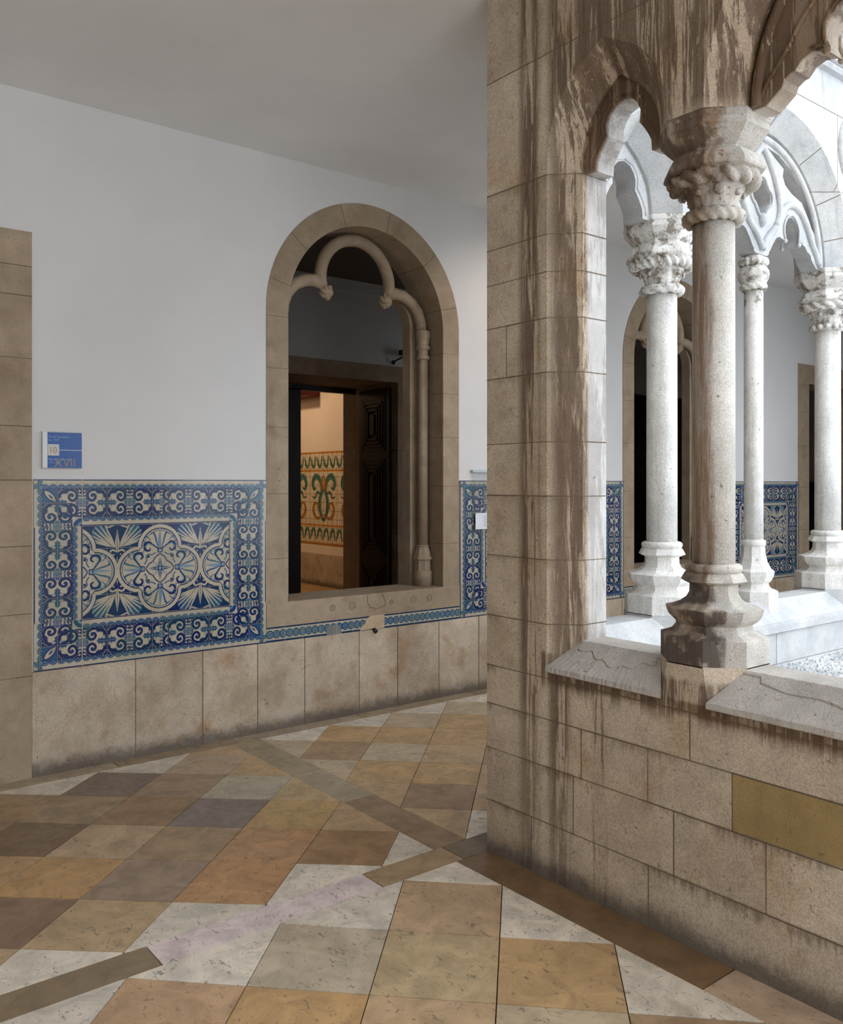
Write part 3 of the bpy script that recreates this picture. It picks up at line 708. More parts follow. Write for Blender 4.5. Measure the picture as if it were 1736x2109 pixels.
def inner(P, x0, x1, z0, z1, centres):
    P.rect = (x0, x1, z0, z1)
    P.poly([(x0,z0),(x1,z0),(x1,z1),(x0,z1)], DB, 1)
    cz = (z0+z1)/2; cs = [c+ (centres[1]-centres[0])/2 for c in centres[:-1]] if len(centres) > 1 else []
    for cx in cs:
        for sv in (1, -1):
            B = (cx, cz+sv*.115)
            for sd in (-1, 1):
                # leaf fan
                tip = [(.135,.155),(.15,.13),(.155,.105),(.15,.08),(.13,.06),(.105,.165),(.075,.165)]
                P.poly([(B[0]+sd*x, B[1]+sv*y) for x, y in ((.01,.035),(.05,.045),(.11,.05),(.15,.06),(.158,.10),(.150,.14),(.12,.165),(.07,.15),(.03,.09))], MD, 2)
                for k, (tx, tz) in enumerate(tip):
                    P.ribbon([(B[0]+sd*x, B[1]+sv*z) for x, z in smooth([(.012,.03),(tx*.5, .03+(tz-.03)*.42),(tx, tz)])], [.004,.012,.005], CR, 3)
                P.ribbon([(B[0]+sd*x, B[1]+sv*z) for x, z in smooth([(.03,.035),(.09,.09),(.14,.14)])], .003, DB, 4)
                P.ribbon([(B[0]+sd*x, B[1]+sv*z) for x, z in smooth([(.0,.0),(.03,.012),(.045,-.005),(.034,-.022),(.018,-.014)])], [.01,.012,.008], CR, 3)
                P.ribbon([(B[0]+sd*x, B[1]+sv*z) for x, z in smooth([(.02,.165),(.06,.15),(.075,.168),(.10,.172)])], [.01,.008,.004], CR, 3)
            P.poly([(B[0]-.006,B[1]),(B[0]-.014,B[1]+sv*.06),(B[0],B[1]+sv*.14),(B[0]+.014,B[1]+sv*.06),(B[0]+.006,B[1])], CR, 3)
            P.ribbon([(B[0],B[1]),(B[0],B[1]+sv*.12)], .003, DB, 4)
        P.poly([(cx-.010,cz),(cx,cz+.09),(cx+.010,cz),(cx,cz-.09)], CR, 2)
    for cx in centres: quatre(P, cx, cz)
    P.rect = None
    for a, b, c, d in ((x0-.007,x1+.007,z0-.008,z0),(x0-.007,x1+.007,z1,z1+.008),(x0-.008,x0,z0,z1),(x1,x1+.008,z0,z1)):
        P.poly([(a,c),(b,c),(b,d),(a,d)], DB, 5)
ZT, ZB = 1.725, .609
def azulejo(x0, x1, cols, label, centres_step=.54, extra=None):
    YP = YW-.012
    P = Paint(lambda u, v, l: (u, YP-.0004*l, v))
    n = len(cols); xs = [x0]
    tot = sum(cols)
    for c in cols: xs.append(xs[-1]+c*(x1-x0)/tot)
    R = 8; T = (ZT-ZB)/R; zs = [ZT-i*T for i in range(R+1)]
    mid = (x0+x1)/2
    P.poly([(x0,ZB),(x1,ZB),(x1,ZT),(x0,ZT)], CR, 0)
    for i in range(n):
        for j in range(R):
            if 2 <= i < n-2 and 2 <= j < R-2: continue
            a, b = xs[i], xs[i+1]; t, bo = zs[j], zs[j+1]; w = b-a; left = a < mid
            fullw = T if w < .6*T else w
            P.rect = (a, b, bo, t)
            ic = i if left else n-1-i; top = j < R/2; jc = j if top else R-1-j
            # local frames: (p along, q outward)
            vq = (lambda q: zs[1]+q*T if jc == 0 else zs[1]-q*T) if top else (lambda q: zs[R-1]-q*T if jc == 0 else zs[R-1]+q*T)
            if jc < 2 and ic >= 2:      # top / bottom bands; star nodes at odd boundaries counted from the near end
                if left:
                    star = (ic % 2 == 1); u0 = a if star else (a+fullw); sg = 1 if star else -1
                else:
                    star = (ic % 2 == 1); u0 = b if star else (b-fullw); sg = -1 if star else 1
                P.tf = lambda p, u0=u0, sg=sg, W_=fullw: (u0+sg*p[0]*W_, vq(p[1])); scroll(P)
            elif ic < 2 and jc >= 2:    # side bands
                bx = xs[1] if left else xs[n-1]; W_ = abs(xs[1]-xs[0]) if ic == 0 else abs(xs[2]-xs[1])
                out = (-1 if left else 1)*(1 if ic == 0 else -1)
                star = (jc % 2 == 1)
                if top: v0, sg = (t, -1) if star else (bo, 1)
                else: v0, sg = (bo, 1) if star else (t, -1)
                P.tf = lambda p, v0=v0, sg=sg, bx=bx, out=out, W_=W_: (bx+out*p[1]*W_, v0+sg*p[0]*T); scroll(P)
            else:
                bx = xs[1] if left else xs[n-1]; so = (-1 if left else 1); bv = zs[1] if top else zs[R-1]; st = 1 if top else -1
                if ic == 0 and jc == 0:
                    P.tf = lambda p: (bx+so*p[0]*T, bv+st*p[1]*T); corner_out(P)
                elif ic == 1 and jc == 1:
                    P.tf = lambda p: (bx-so*p[0]*T, bv-st*p[1]*T); corner_in(P)
                elif jc == 0:
                    P.tf = lambda p: (bx-so*p[0]*T, bv+st*p[1]*T); scroll(P)
                else:
                    P.tf = lambda p: (bx+so*p[1]*T, bv-st*p[0]*T); scroll(P)
            P.tf = lambda p: p
    P.rect = None
    ix0, ix1, iz0, iz1 = xs[2]-.006, xs[n-2]+.006, zs[R-2]-.006, zs[2]+.006
    cs = [mid+k*centres_step for k in range(-3, 4)]
    P.poly([(ix0-.02,iz0-.02),(ix1+.02,iz0-.02),(ix1+.02,iz1+.02),(ix0-.02,iz1+.02)], CR, 0.5)
    inner(P, ix0+.008, ix1-.008, iz0+.008, iz1-.008, cs)
    for x in xs[1:-1]: P.poly([(x-.0008,ZB),(x+.0008,ZB),(x+.0008,ZT),(x-.0008,ZT)], GR, 12)
    for z in zs[1:-1]: P.poly([(x0,z-.0008),(x1,z-.0008),(x1,z+.0008),(x0,z+.0008)], GR, 12)
    P.mb.box((x0, YP+.0002, ZB), (x1, YW+.004, ZT), GR)
    o = P.mb.build('tile_mural', [M['cream'], M['deep'], M['mid'], M['light'], M['grt']], recalc=False)
    tag(o, label, 'tile panel', 'blue and white tile panels along the walk'); return o
azulejo(1.366, 2.870, [.131,.144,.145,.141,.142,.048,.053,.139,.142,.145,.143,.135], 'blue and white tile panel between the left door jamb and the arched window')
azulejo(4.622, 6.69, [.1415]*7+[.045,.045]+[.1415]*7, 'narrow visible stretch of blue tile panel between the arched window and the stone pier')
azulejo(8.438, 9.930, [.141]*5+[.045,.045]+[.141]*5, 'blue and white tile panel in the distance between the slender columns')
def strip_panel(x0, x1, label, patches=False):
    YP = YW-.010; P = Paint(lambda u, v, l: (u, YP-.0004*l, v)); z0, z1 = ZB, .709
    P.poly([(x0,z0),(x1,z0),(x1,z1),(x0,z1)], CR, 0)
    P.poly([(x0,z0),(x1,z0),(x1,z0+.011),(x0,z0+.011)], DB, 1); P.poly([(x0,z1-.010),(x1,z1-.010),(x1,z1),(x0,z1)], DB, 1)
    n = round((x1-x0)/.052); w = (x1-x0)/n
    for k in range(n):
        c = (x0+(k+.5)*w, (z0+z1)/2)
        for r, mi, ly in ((.030, MD, 2), (.0265, DB, 3), (.022, LT, 4), (.017, DB, 5), (.012, LT, 6), (.0075, DB, 7), (.003, CR, 8)):
            P.disc(c, r, mi, ly, n=14)
    for k in range(1, round((x1-x0)/.142)): 
        x = x0+k*.142; P.poly([(x-.001,z0),(x+.001,z0),(x+.001,z1),(x-.001,z1)], GR, 10)
    P.mb.box((x0, YP+.0002, z0), (x1, YW+.004, z1), GR)
    o = P.mb.build('tile_frieze', [M['cream'], M['deep'], M['mid'], M['light'], M['grt']], recalc=False)
    tag(o, label, 'tile border')
    if patches:
        c = [(3.356,.592),(3.352,.655),(3.378,.684),(3.41,.676),(3.44,.683),(3.468,.66),(3.486,.60)]
        MB().prism([(x, YP-.004, z) for x, z in c], (0,0,0), (0,.006,0)).build('cement_patch', M['cement'], o)
        c = [(3.642,.611),(3.66,.64),(3.69,.66),(3.70,.69),(3.74,.712),(3.865,.712),(3.862,.612),(3.80,.607),(3.765,.616),(3.70,.612)]
        pp = MB().prism([(x, YP-.006, z) for x, z in c], (0,0,0), (0,.008,0)).build('broken_plaster_patch', M['patchc'], o)
        MB().tube([(3.765, YW-.012, .612), (3.772, YW-.022, .600), (3.785, YW-.026, .588)], .016, 8).build('black_fixing', M['black'], pp)
    return o
strip_panel(2.872, 4.620, 'narrow blue scalloped tile border below the sill of the near arched window', True)
strip_panel(6.692, 8.436, 'narrow blue tile border below the sill of the far arched window')

# polychrome panel of the far gallery
P = Paint(lambda u, v, l: (7.688-.0004*l, u, v))
y0, y1, z0, z1 = 10.4, 15.2, .69, 2.23
P.poly([(y0,z0),(y1,z0),(y1,z1),(y0,z1)], 0, 0)
for a, b in ((z0, z0+.03), (z0+.30, z0+.33), (z1-.03, z1), (z1-.33, z1-.30)): P.poly([(y0,a),(y1,a),(y1,b),(y0,b)], 2, 2)
rp = random.Random(3)
k = y0
P.rect = (y0, y1, z0, z1)
while k < y1:
    for zz_, sg in ((z0+.16, 1), (z1-.16, -1)):
        for t in range(2):
            c = k+.2*t; pts = smooth([(c, zz_-.09*sg), (c+.03, zz_+.06*sg), (c+.09, zz_+.08*sg), (c+.13, zz_), (c+.17, zz_-.08*sg)])
            P.ribbon(pts, [.02,.06,.055,.015], 1, 3); P.ribbon(pts, .008, 3, 4)
            P.disc((c+.14, zz_+.05*sg), .026, 2, 3, n=8)
    k += .4
zc = (z0+z1)/2; k = y0-.3
while k < y1:
    for sd in (-1, 1):
        c = k+.45
        for pts, w, mi in ((smooth([(0,-.40),(.10,-.25),(.12,-.05),(.06,.12),(.10,.30),(.24,.38),(.34,.28),(.31,.16),(.23,.18)]), [.05,.10,.07,.11,.08,.03], 1),
                           (smooth([(.02,-.30),(.2,-.36),(.32,-.24),(.28,-.10),(.18,-.12),(.19,-.2)]), [.03,.07,.05,.02], 2),
                           (smooth([(.06,.05),(.2,.10),(.26,-.0),(.36,.02)]), [.03,.05,.03,.01], 1), (smooth([(.0,.1),(.05,.25),(.02,.38)]), [.02,.07,.02], 2)):
            q = [(c+sd*x, zc+y*.95) for x, y in pts]; P.ribbon(q, w, mi, 3+mi); P.ribbon([(a+.012, b+.012) for a, b in q], .010, 3, 7)
    for t in range(26):
        a, b = k+rp.uniform(0, .9), zc+rp.uniform(-.4, .4); P.ribbon([(a, b), (a+rp.uniform(-.03,.03), b+rp.uniform(.02,.05))], [.004,.018,.004], rp.choice([1,1,3,2]), 2)
    k += .9
P.rect = None
u = y0
while u < y1: P.poly([(u-.002,z0),(u+.002,z0),(u+.002,z1),(u-.002,z1)], 3, 9); u += .14
u = z0+.14
while u < z1-.05: P.poly([(y0,u-.0015),(y1,u-.0015),(y1,u+.0015),(y0,u+.0015)], 3, 9); u += .14
P.mb.box((7.6885, y0, z0), (7.70, y1, z1), 3)
tag(P.mb.build('tile_mural', [M['gcream'], M['green'], M['ochre'], M['brown']], recalc=False), 'green and ochre scrolled tile panel on the warm lit wall seen through the door', 'tile panel')
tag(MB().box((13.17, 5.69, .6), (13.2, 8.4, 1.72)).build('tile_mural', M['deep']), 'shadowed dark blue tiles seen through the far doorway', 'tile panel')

# ---------------------------------------------------------------- arcades: one profile, built twice
def loc_A(s, w, z): return (2.75+w, 2.99-s, z)
def loc_B(s, w, z): return (2.75+s, 2.99-w, z)
LO = [(.308,3.06),(.300,3.15),(.282,3.23),(.250,3.30),(.20,3.37),(.14,3.42),(.07,3.462),(0,3.504)]
LI = [(.20,3.06),(.195,3.11),(.18,3.18),(.155,3.235),(.115,3.285),(.08,3.32),(.04,3.35),(0,3.38)]
LO = smooth(LO, 3); LI = smooth(LI, 3)
def lancet(c):    # from right spring to left spring
    o = [(c+x, z) for x, z in LO]+[(c-x, z) for x, z in reversed(LO[:-1])]
    i = [(c+x, z) for x, z in LI]+[(c-x, z) for x, z in reversed(LI[:-1])]
    return o, i
def big(c):
    a = [k*180/36 for k in range(37)]
    o = [(c+.80*math.cos(math.radians(t)), 3.05+.80*math.sin(math.radians(t))) for t in a]
    i = [(c+.692*math.cos(math.radians(t)), 3.05+.692*math.sin(math.radians(t))) for t in a]
    o[0] = (c+.80, 3.06); o[-1] = (c-.80, 3.06); i[0] = (c+.692, 3.06); i[-1] = (c-.692, 3.06); return o, i
C1, C2, CM, L1, L2, END, TOP = 1.072, 2.826, 1.949, .687, 3.211, 3.898, 6.4
ZP = 1.035
O = [(.379,.914), (.975,.914), (.995,ZP), (1.149,ZP), (1.169,.914), (2.729,.914), (2.749,ZP), (2.903,ZP), (2.923,.914), (3.519,.914)]
I = [(.487,1.022), (.887,1.022), (.887,ZP), (1.257,ZP), (1.257,1.022), (2.641,1.022), (2.641,ZP), (3.011,ZP), (3.011,1.022), (3.411,1.022)]
for (o, i) in (lancet(L2), big(CM), lancet(L1)): O += o; I += i
def arcade(loc, name, mat, label, s0, zc, joints, axis, court):
    n = len(O); top = TOP; e = END
    V = [loc(s, 0, z) for s, z in O]+[loc(s, .108, z) for s, z in I]+[loc(s, .262, z) for s, z in I]+[loc(s, .37, z) for s, z in O]
    R = [(s0, 0), (e, 0), (e, top), (s0, top)]
    nb = len(V); V += [loc(s, 0, z) for s, z in R]+[loc(s, .37, z) for s, z in R]
    loops = [[Vector((s, z, 0)) for s, z in R], [Vector((s, z, 0)) for s, z in O]]
    tr_ = tessellate_polygon(loops); F = []
    for t in tr_:
        F.append(tuple((nb+i) if i < 4 else (i-4) for i in t)); F.append(tuple((nb+4+i) if i < 4 else (3*n+i-4) for i in reversed(t)))
    for k in range(n):
        j = (k+1) % n
        for r in range(3): F.append((r*n+k, r*n+j, (r+1)*n+j, (r+1)*n+k))
    for k in range(4): F.append((nb+k, nb+(k+1) % 4, nb+4+(k+1) % 4, nb+4+k))
    o = MB().add(V, F).build(name, mat, None)
    blockify(o, zc, joints, axis, M['mortar'] if not court else M['mortar_l'], .0020 if not court else .0022, (-.08, .07), 4 if court else 9, None)
    return tag(o, label, 'arcade wall', kind='structure')
zA = [.238, .48, .685, .862, 1.094, 1.371, 1.646, 1.88, 2.18, 2.414, 2.613, 2.775, 3.03, 3.55, 4.0, 4.5]
jA = {0: [2.701, 2.08, 1.2, .3], 1: [2.459, 1.965, 1.595, .9, .1], 2: [2.416, 2.082, 1.722, .8], 3: [2.50, 1.895, .9], 9: [2.86], 14: [2.40, 1.9], 13: [2.306, 1.04, -.22], 5: [], 15: [2.7, 2.1, 1.4]}
wr = arcade(loc_A, 'wall_right', M['walk'], 'weathered stone arcade wall and corner pier of the near walk, stained with dark drips', 0, zA, jA, 1, False)
zB = [.68, .86, 1.3, 1.7, 2.1, 2.5, 2.8, 3.06, 3.50, 3.965, 4.2, 4.9, 5.6]
jB = {0: [3.6, 4.6, 5.6], 1: [3.9, 4.625, 5.5], 9: [3.822, 5.33], 8: [3.82, 5.576], 11: [4.2, 5.1, 6.1], 12: [3.7, 4.7, 5.7]}
wb = arcade(loc_B, 'wall_courtyard', M['court'], 'pale arcade wall across the corner of the courtyard with traceried arches', .371, zB, jB, 0, True)
# the courtyard wall runs on past the arcade
arcade(lambda s, w, z: (6.269+s, 2.99-w, z), 'wall_courtyard_next', M['court'], 'next bay of the courtyard arcade, beyond the right edge of the view', .379, zB, {}, 0, True)
tag(MB().box((6.269+END, 2.62, 0), (13.2, 2.99, TOP)).build('wall_courtyard_end', M['court']), 'plain courtyard wall continuing past the arcades', 'wall', kind='structure')
tag(MB().box((12.0, -6, 0), (12.3, 2.62, 3.4)).build('wall_courtyard_east', M['court']), 'low pale wall closing the courtyard to the east', 'wall', kind='structure')
# voussoir joints on the far arch
vj = MB()
for ang in (14, 33, 57, 90, 123, 147, 166):
    t = math.radians(ang); ct, st = math.cos(t), math.sin(t); pts = []
    for (r, w) in ((.80, .3707), (.692, .2627)):
        pts.append(Vector(loc_B(CM+r*ct*1.0-(.0006*ct), w+.0008, 3.05+r*st-.0006*st)))
    d = Vector((-st, 0, ct))*.0022; vj.add([pts[0]-d, pts[0]+d, pts[1]+d, pts[1]-d], [(0,1,2,3)])
vj.build('voussoir_joints', M['mortar'], wb, recalc=False)
# ochre replacement block in the parapet and moulded string course
ob = MB().box((2.7475, .82, .486), (2.756, 1.720, .682)).build('ochre_block', stone('ochre_block_stone', (156,132,88), (142,118,76), None, None, veins=.2), wr)
ob['label'] = 'ochre yellow block'
sc = MB()
prof = [(.0,4.19),(.035,4.195),(.05,4.215),(.035,4.235),(.02,4.24),(.05,4.25),(.06,4.275),(.045,4.30),(.0,4.33)]
P0 = [loc_B(.37, .37+w, z) for w, z in prof]; n = len(P0)
P1 = [loc_B(END, .37+w, z) for w, z in prof]
sc.add(P0+P1, [(k, k+1, n+k+1, n+k) for k in range(n-1)]+[tuple(range(n)), tuple(n+k for k in reversed(range(n)))], 0, False)
tag(sc.build('trim_2', M['court']), 'double roll string course on the courtyard face above the arches', 'string course', kind='structure')
# sill nosing on court side
for loc, nm in ((loc_B, 'trim_3'),):
    z = MB()
    for a, b in ((.38, .975), (1.169, 2.729), (2.923, 3.519)):
        z.prism([loc(a, .37, .907), loc(a, .392, .900), loc(a, .392, .862), loc(a, .372, .852)], (0,0,0), Vector(loc(b, 0, 0))-Vector(loc(a, 0, 0)))
    tag(z.build(nm, M['court']), 'thin moulded nosing under the courtyard sills', 'moulding', kind='structure')
# smooth grey sill facings of the near arcade
for a, b, lab in ((.379, .975, 'sloping grey stone sill between the pier and the near column, cracked along its edge'), (1.169, 2.729, 'long sloping grey stone sill right of the near column, cracked and chipped')):
    sm = MB(); ai, bi = (.487, .887) if a < 1 else (1.257, 2.641)
    n_ = 60; rs = random.Random(2 if a < 1 else 8)
    e = .004
    pts = []
    for k in range(n_+1):
        t = k/n_
        pts.append((a+(b-a)*t, ai+(bi-ai)*t))
    V = []; 
    for k, (s_o, s_i) in enumerate(pts):
        j = rs.uniform(-.0018, .0018); crack = .54+.16*math.sin(k*.13+a)+.05*math.sin(k*.55)
        crack = min(.93, max(.30, crack)) if 3 < k < n_-2 else .9
        rows = [(-.007, -.006+j, -.03), (-.009+j, 0, 0)]
        V.append(loc_A(s_o, -.004, .888)); V.append(loc_A(s_o, -.012+j, .893)); V.append(loc_A(s_o, -.010+j, .914))
        for q, dz in ((crack-.02, 0), (crack, -.011), (crack+.012, .003), (1.0, .002)):
            V.append(loc_A(s_o+(s_i-s_o)*q, -.004+.112*q, .918+.108*q+dz+rs.uniform(-.001,.001)))
        V.append(loc_A(s_i, .262, 1.028)); V.append(loc_A(s_i+0, .262, 1.02))
    m_ = len(V)//(n_+1)
    F = [(k*m_+r, (k+1)*m_+r, (k+1)*m_+r+1, k*m_+r+1) for k in range(n_) for r in range(m_-1)]
    sm.add(V, F, 0, False); so = sm.build('stone_sill', M['sill'], None, recalc=True)
    tag(so, lab, 'sill')

# ---------------------------------------------------------------- tracery
def pl(loc, pts, w): return [loc(s, w, z) for s, z in pts]
TF = [(.165,3.03),(.145,3.039),(.143,3.072),(.127,3.103),(.106,3.135),(.085,3.160),(.088,3.18),(.090,3.21),(.076,3.243),(.048,3.272),(.0,3.287)]
def lancet_tracery(loc, c, name, mat, label, z0=3.03):
    outer = [(c+.205, z0)]+[(c+x+.006, z+.006) for x, z in LI]+[(c-x-.006, z+.006) for x, z in reversed(LI[:-1])]+[(c-.205, z0)]
    opening = [(c-x, z) for x, z in TF[1:]]+[(c+x, z) for x, z in reversed(TF[1:-1])]
    lower = [(c-.145, z0)]+opening+[(c+.145, z0)]
    poly = outer+lower
    o = MB().prism(pl(loc, poly, .125), (0,0,0), Vector(loc(0, .12, 0))-Vector(loc(0, 0, 0))).build(name, mat)
    m = MB()
    for w in (.128, .243):
        m.tube(pl(loc, [(c+x*1.10+(.012 if x > 0 else 0), z+.012) for x, z in TF[1:]], w), .008, 6); m.tube(pl(loc, [(c-x*1.10-(.012 if x > 0 else 0), z+.012) for x, z in TF[1:]], w), .008, 6)
    m.build('roll_moulding', mat, o, recalc=False)
    return tag(o, label, 'tracery')
H1 = [(.632,3.045),(.62,3.055),(.60,3.07),(.575,3.09),(.565,3.115),(.54,3.13),(.525,3.132),(.50,3.16),(.465,3.172),(.43,3.165),(.405,3.15),(.42,3.19),(.42,3.23),(.40,3.27),(.37,3.30),(.335,3.312),(.295,3.30),(.265,3.27),(.245,3.23),(.245,3.19),(.26,3.15),(.235,3.165),(.20,3.172),(.165,3.16),(.14,3.132),(.125,3.115),(.10,3.08),(.082,3.06),(.078,3.045)]
MOU = [(.06,3.672),(.19,3.655),(.337,3.598),(.471,3.50),(.566,3.388),(.625,3.248),(.574,3.288),(.531,3.346),(.454,3.425),(.337,3.456),(.262,3.494),(.235,3.54),(.245,3.586),(.15,3.628)]
def big_tracery(loc, c, name, mat, label, pierced=True):
    W0, WT = .135, .10
    rim = [(c+.70*math.cos(math.radians(t)), 3.05+.70*math.sin(math.radians(t))) for t in range(0, 181, 5)]
    outer = [(c+.70, 3.045)]+rim+[(c-.70, 3.045)] + [(c-s, z) for s, z in H1] + [(c-.06, 3.035), (c+.06, 3.035)] + [(c+s, z) for s, z in reversed(H1)]
    q = []
    for k in range(4):
        for t in range(-72, 73, 18):
            a = math.radians(90*k+t); r = .047; cx_, cz_ = .052*math.cos(PI/2*k), 3.372+.058*math.sin(PI/2*k)
            q.append((c+cx_+r*math.cos(a), cz_+r*math.sin(a)))
    drop = [(c, 3.185), (c+.028, 3.235), (c+.040, 3.262), (c, 3.272), (c-.040, 3.262), (c-.028, 3.235)]
    holes = [[(c+s, z) for s, z in MOU], [(c-s, z) for s, z in MOU], q]
    o = MB().plate(pl(loc, outer, W0), [pl(loc, h, W0) for h in (holes if pierced else [q])], Vector(loc(0, WT, 0))-Vector(loc(0, 0, 0))).build(name, mat)
    m = MB()
    for w in (W0-.004, W0+WT+.004):
        for sd in (-1, 1):
            for P_ in ([(.0,3.065),(.03,3.11),(.09,3.17),(.15,3.22),(.185,3.29),(.19,3.36),(.165,3.44),(.12,3.53),(.05,3.62),(0,3.66)],
                       [(.15,3.22),(.20,3.30),(.27,3.365),(.345,3.385),(.43,3.36),(.50,3.29),(.56,3.20),(.62,3.13),(.65,3.075)]):
                m.tube(pl(loc, smooth([(c+sd*x, z) for x, z in P_], 3), w), .021 if pierced else .008, 10)
            m.tube(pl(loc, [(c+sd*s*1.0, z+.014) for s, z in H1[8:21]], w), .008, 6)
            m.ball(loc(c+sd*.412, w, 3.155), .014); m.ball(loc(c+sd*.255, w, 3.155), .014)
        m.tube(pl(loc, [(c+.665*math.cos(math.radians(t)), 3.05+.665*math.sin(math.radians(t))) for t in range(0, 181, 5)], w), .020, 10)
        m.tube(pl(loc, [(c+(x-c)*1.16, 3.372+(z-3.372)*1.14) for x, z in q], w), .009, 6, closed=True)
        m.ball(loc(c, w, 3.235), .03, (1,1,1.4))
    m.build('roll_moulding', mat, o, recalc=False)
    return tag(o, label, 'tracery')
lancet_tracery(loc_A, L1, 'lancet_tracery', M['walk'], 'trefoil cusped head of the narrow pointed opening beside the stained pier')
lancet_tracery(loc_B, L1, 'lancet_tracery', M['court'], 'pale trefoil head seen through the narrow opening, behind the near column')
lancet_tracery(loc_B, L2, 'lancet_tracery', M['court'], 'pale trefoil head of the courtyard opening beyond the rightmost column')
big_tracery(loc_A, CM, 'arch_tracery', M['walk'], 'dark scalloped tracery of the wide arch at the top right corner', False)
big_tracery(loc_B, CM, 'arch_tracery', M['court'], 'white pierced tracery with quatrefoil inside the wide courtyard arch')

# ---------------------------------------------------------------- columns
def skull(m, c, r, out):
    o = Vector(out).normalized(); s_ = Vector((-o.y, o.x, 0))
    def dsp(d):
        e = 0
        for a, b, k, w in ((.38, .15, -.34, .06), (-.38, .15, -.34, .06), (0, -.18, -.22, .02)):
            t = (o+s_*a+Vector((0, 0, b))).normalized(); e += k*math.exp(-((d-t).length_squared)/w)
        if d.z < -.45: e -= .10*abs(math.sin(9*d.dot(s_)))
        return e
    m.ball(c, r, (.9, .9, 1.1), 32, 24, disp=dsp)
def rosette(m, c, r, out, n=8):
    o = Vector(out).normalized(); s_ = Vector((-o.y, o.x, 0)); u = Vector((0, 0, 1)); c = Vector(c)
    for k in range(n):
        t = 2*PI*k/n; d = s_*math.cos(t)+u*math.sin(t); m.tube([c+d*r*.15+o*.004, c+d*r*.6+o*.011, c+d*r+o*.004], [r*.12, r*.30, r*.08], 7)
    m.ball(c+o*.008, r*.28, n=10, m=6)
def column(loc, s, name, mat, label, kind, group):
    c = loc(s, .185, 0); root = empty(name, (c[0], c[1], ZP), label=label, cat='column', group=group); c = (c[0], c[1], 0)
    b = MB().octo([(.185,ZP-.004),(.185,1.128),(.165,1.134),(.146,1.142),(.133,1.158),(.130,1.172),(.142,1.180),(.156,1.194),(.164,1.212),(.168,1.232),(.142,1.238),(.116,1.249),(.094,1.266),(.084,1.286),(.083,1.318),(.113,1.332),(.106,1.348),(.098,1.362),(.092,1.366)], c)
    b.lathe([(.092, 1.362), (.101, 1.368), (.105, 1.378), (.103, 1.389), (.094, 1.396), (.084, 1.398)], c, 40)
    b.build('base', mat, root)
    MB().lathe([(.0790, 1.394), (.0785, 2.0), (.0775, 2.71)], c, 48).build('shaft', mat, root)
    k = MB()
    if kind == 'beads':
        k.lathe([(.079, 2.685), (.094, 2.692), (.100, 2.708), (.094, 2.724), (.080, 2.731)], c, 40)
        for q in range(14): t = 2*PI*q/14; k.ball((c[0]+.100*math.cos(t), c[1]+.100*math.sin(t), 2.708), .017, n=12, m=8)
    else: k.rope(.092, .023, (c[0], c[1], 2.708), 16 if kind == 'rope' else 9)
    k.build('necking_ring', mat, root)
    cap = MB(); amp = .006
    cap.lathe([(.082, 2.725), (.084, 2.745), (.090, 2.77), (.100, 2.795), (.115, 2.82), (.132, 2.84), (.145, 2.86)], c, 96, disp=lambda t, z, r: amp*max(0, math.cos(8*t))*min(1, (z-2.73)*16)-.002*math.cos(16*t))
    cap.octo([(.150, 2.858), (.172, 2.866), (.176, 2.874), (.172, 2.890), (.150, 2.928), (.128, 2.934), (.126, 2.944), (.138, 2.955), (.158, 2.975), (.178, 3.000), (.186, 3.006), (.186, 3.030), (.190, 3.034), (.190, 3.052), (.184, 3.062)], c)
    cpo = cap.build('capital', mat, root)
    r_ = MB().rope(.138, .027, (c[0], c[1], 2.842), 14 if kind != 'foliage' else 24, 168, 18, amp=.34); r_.build('rope_band', mat, cpo)
    orn = MB()
    for q in range(8):
        t = PI/8+PI/4*q+.0; o = (math.cos(t+PI/8), math.sin(t+PI/8), 0)
        px_ = (c[0]+.101*o[0], c[1]+.101*o[1], 2.79)
        if kind == 'rope' and q in (4,): skull(orn, (c[0]+.106*o[0], c[1]+.106*o[1], 2.795), .024, o)
        elif q % 2 == 0: rosette(orn, px_, .018, o, 6)
        else: orn.ball(px_, .013, (1,1,1.3), 14, 10, disp=lambda d: .2*math.sin(8*d.z)+.12*math.sin(6*math.atan2(d.y, d.x)))
    orn.build('carved_ornament', mat, cpo, recalc=False)
    return root
column(loc_A, C1, 'stone_column', M['colA'], 'thick brown-stained stone column standing nearest, on the grey sill', 'rope', 'columns of the arcades')
column(loc_A, C2, 'stone_column', M['colB'], 'stone column of the near arcade beyond the wide arch, at the right', 'beads', 'columns of the arcades')
column(loc_B, C1, 'stone_column', M['colB'], 'pale octagonal-based column seen just left of the nearest column', 'foliage', 'columns of the arcades')
column(loc_B, C2, 'stone_column', M['colB'], 'pale column at the right edge with a beaded ring below its capital', 'beads', 'columns of the arcades')
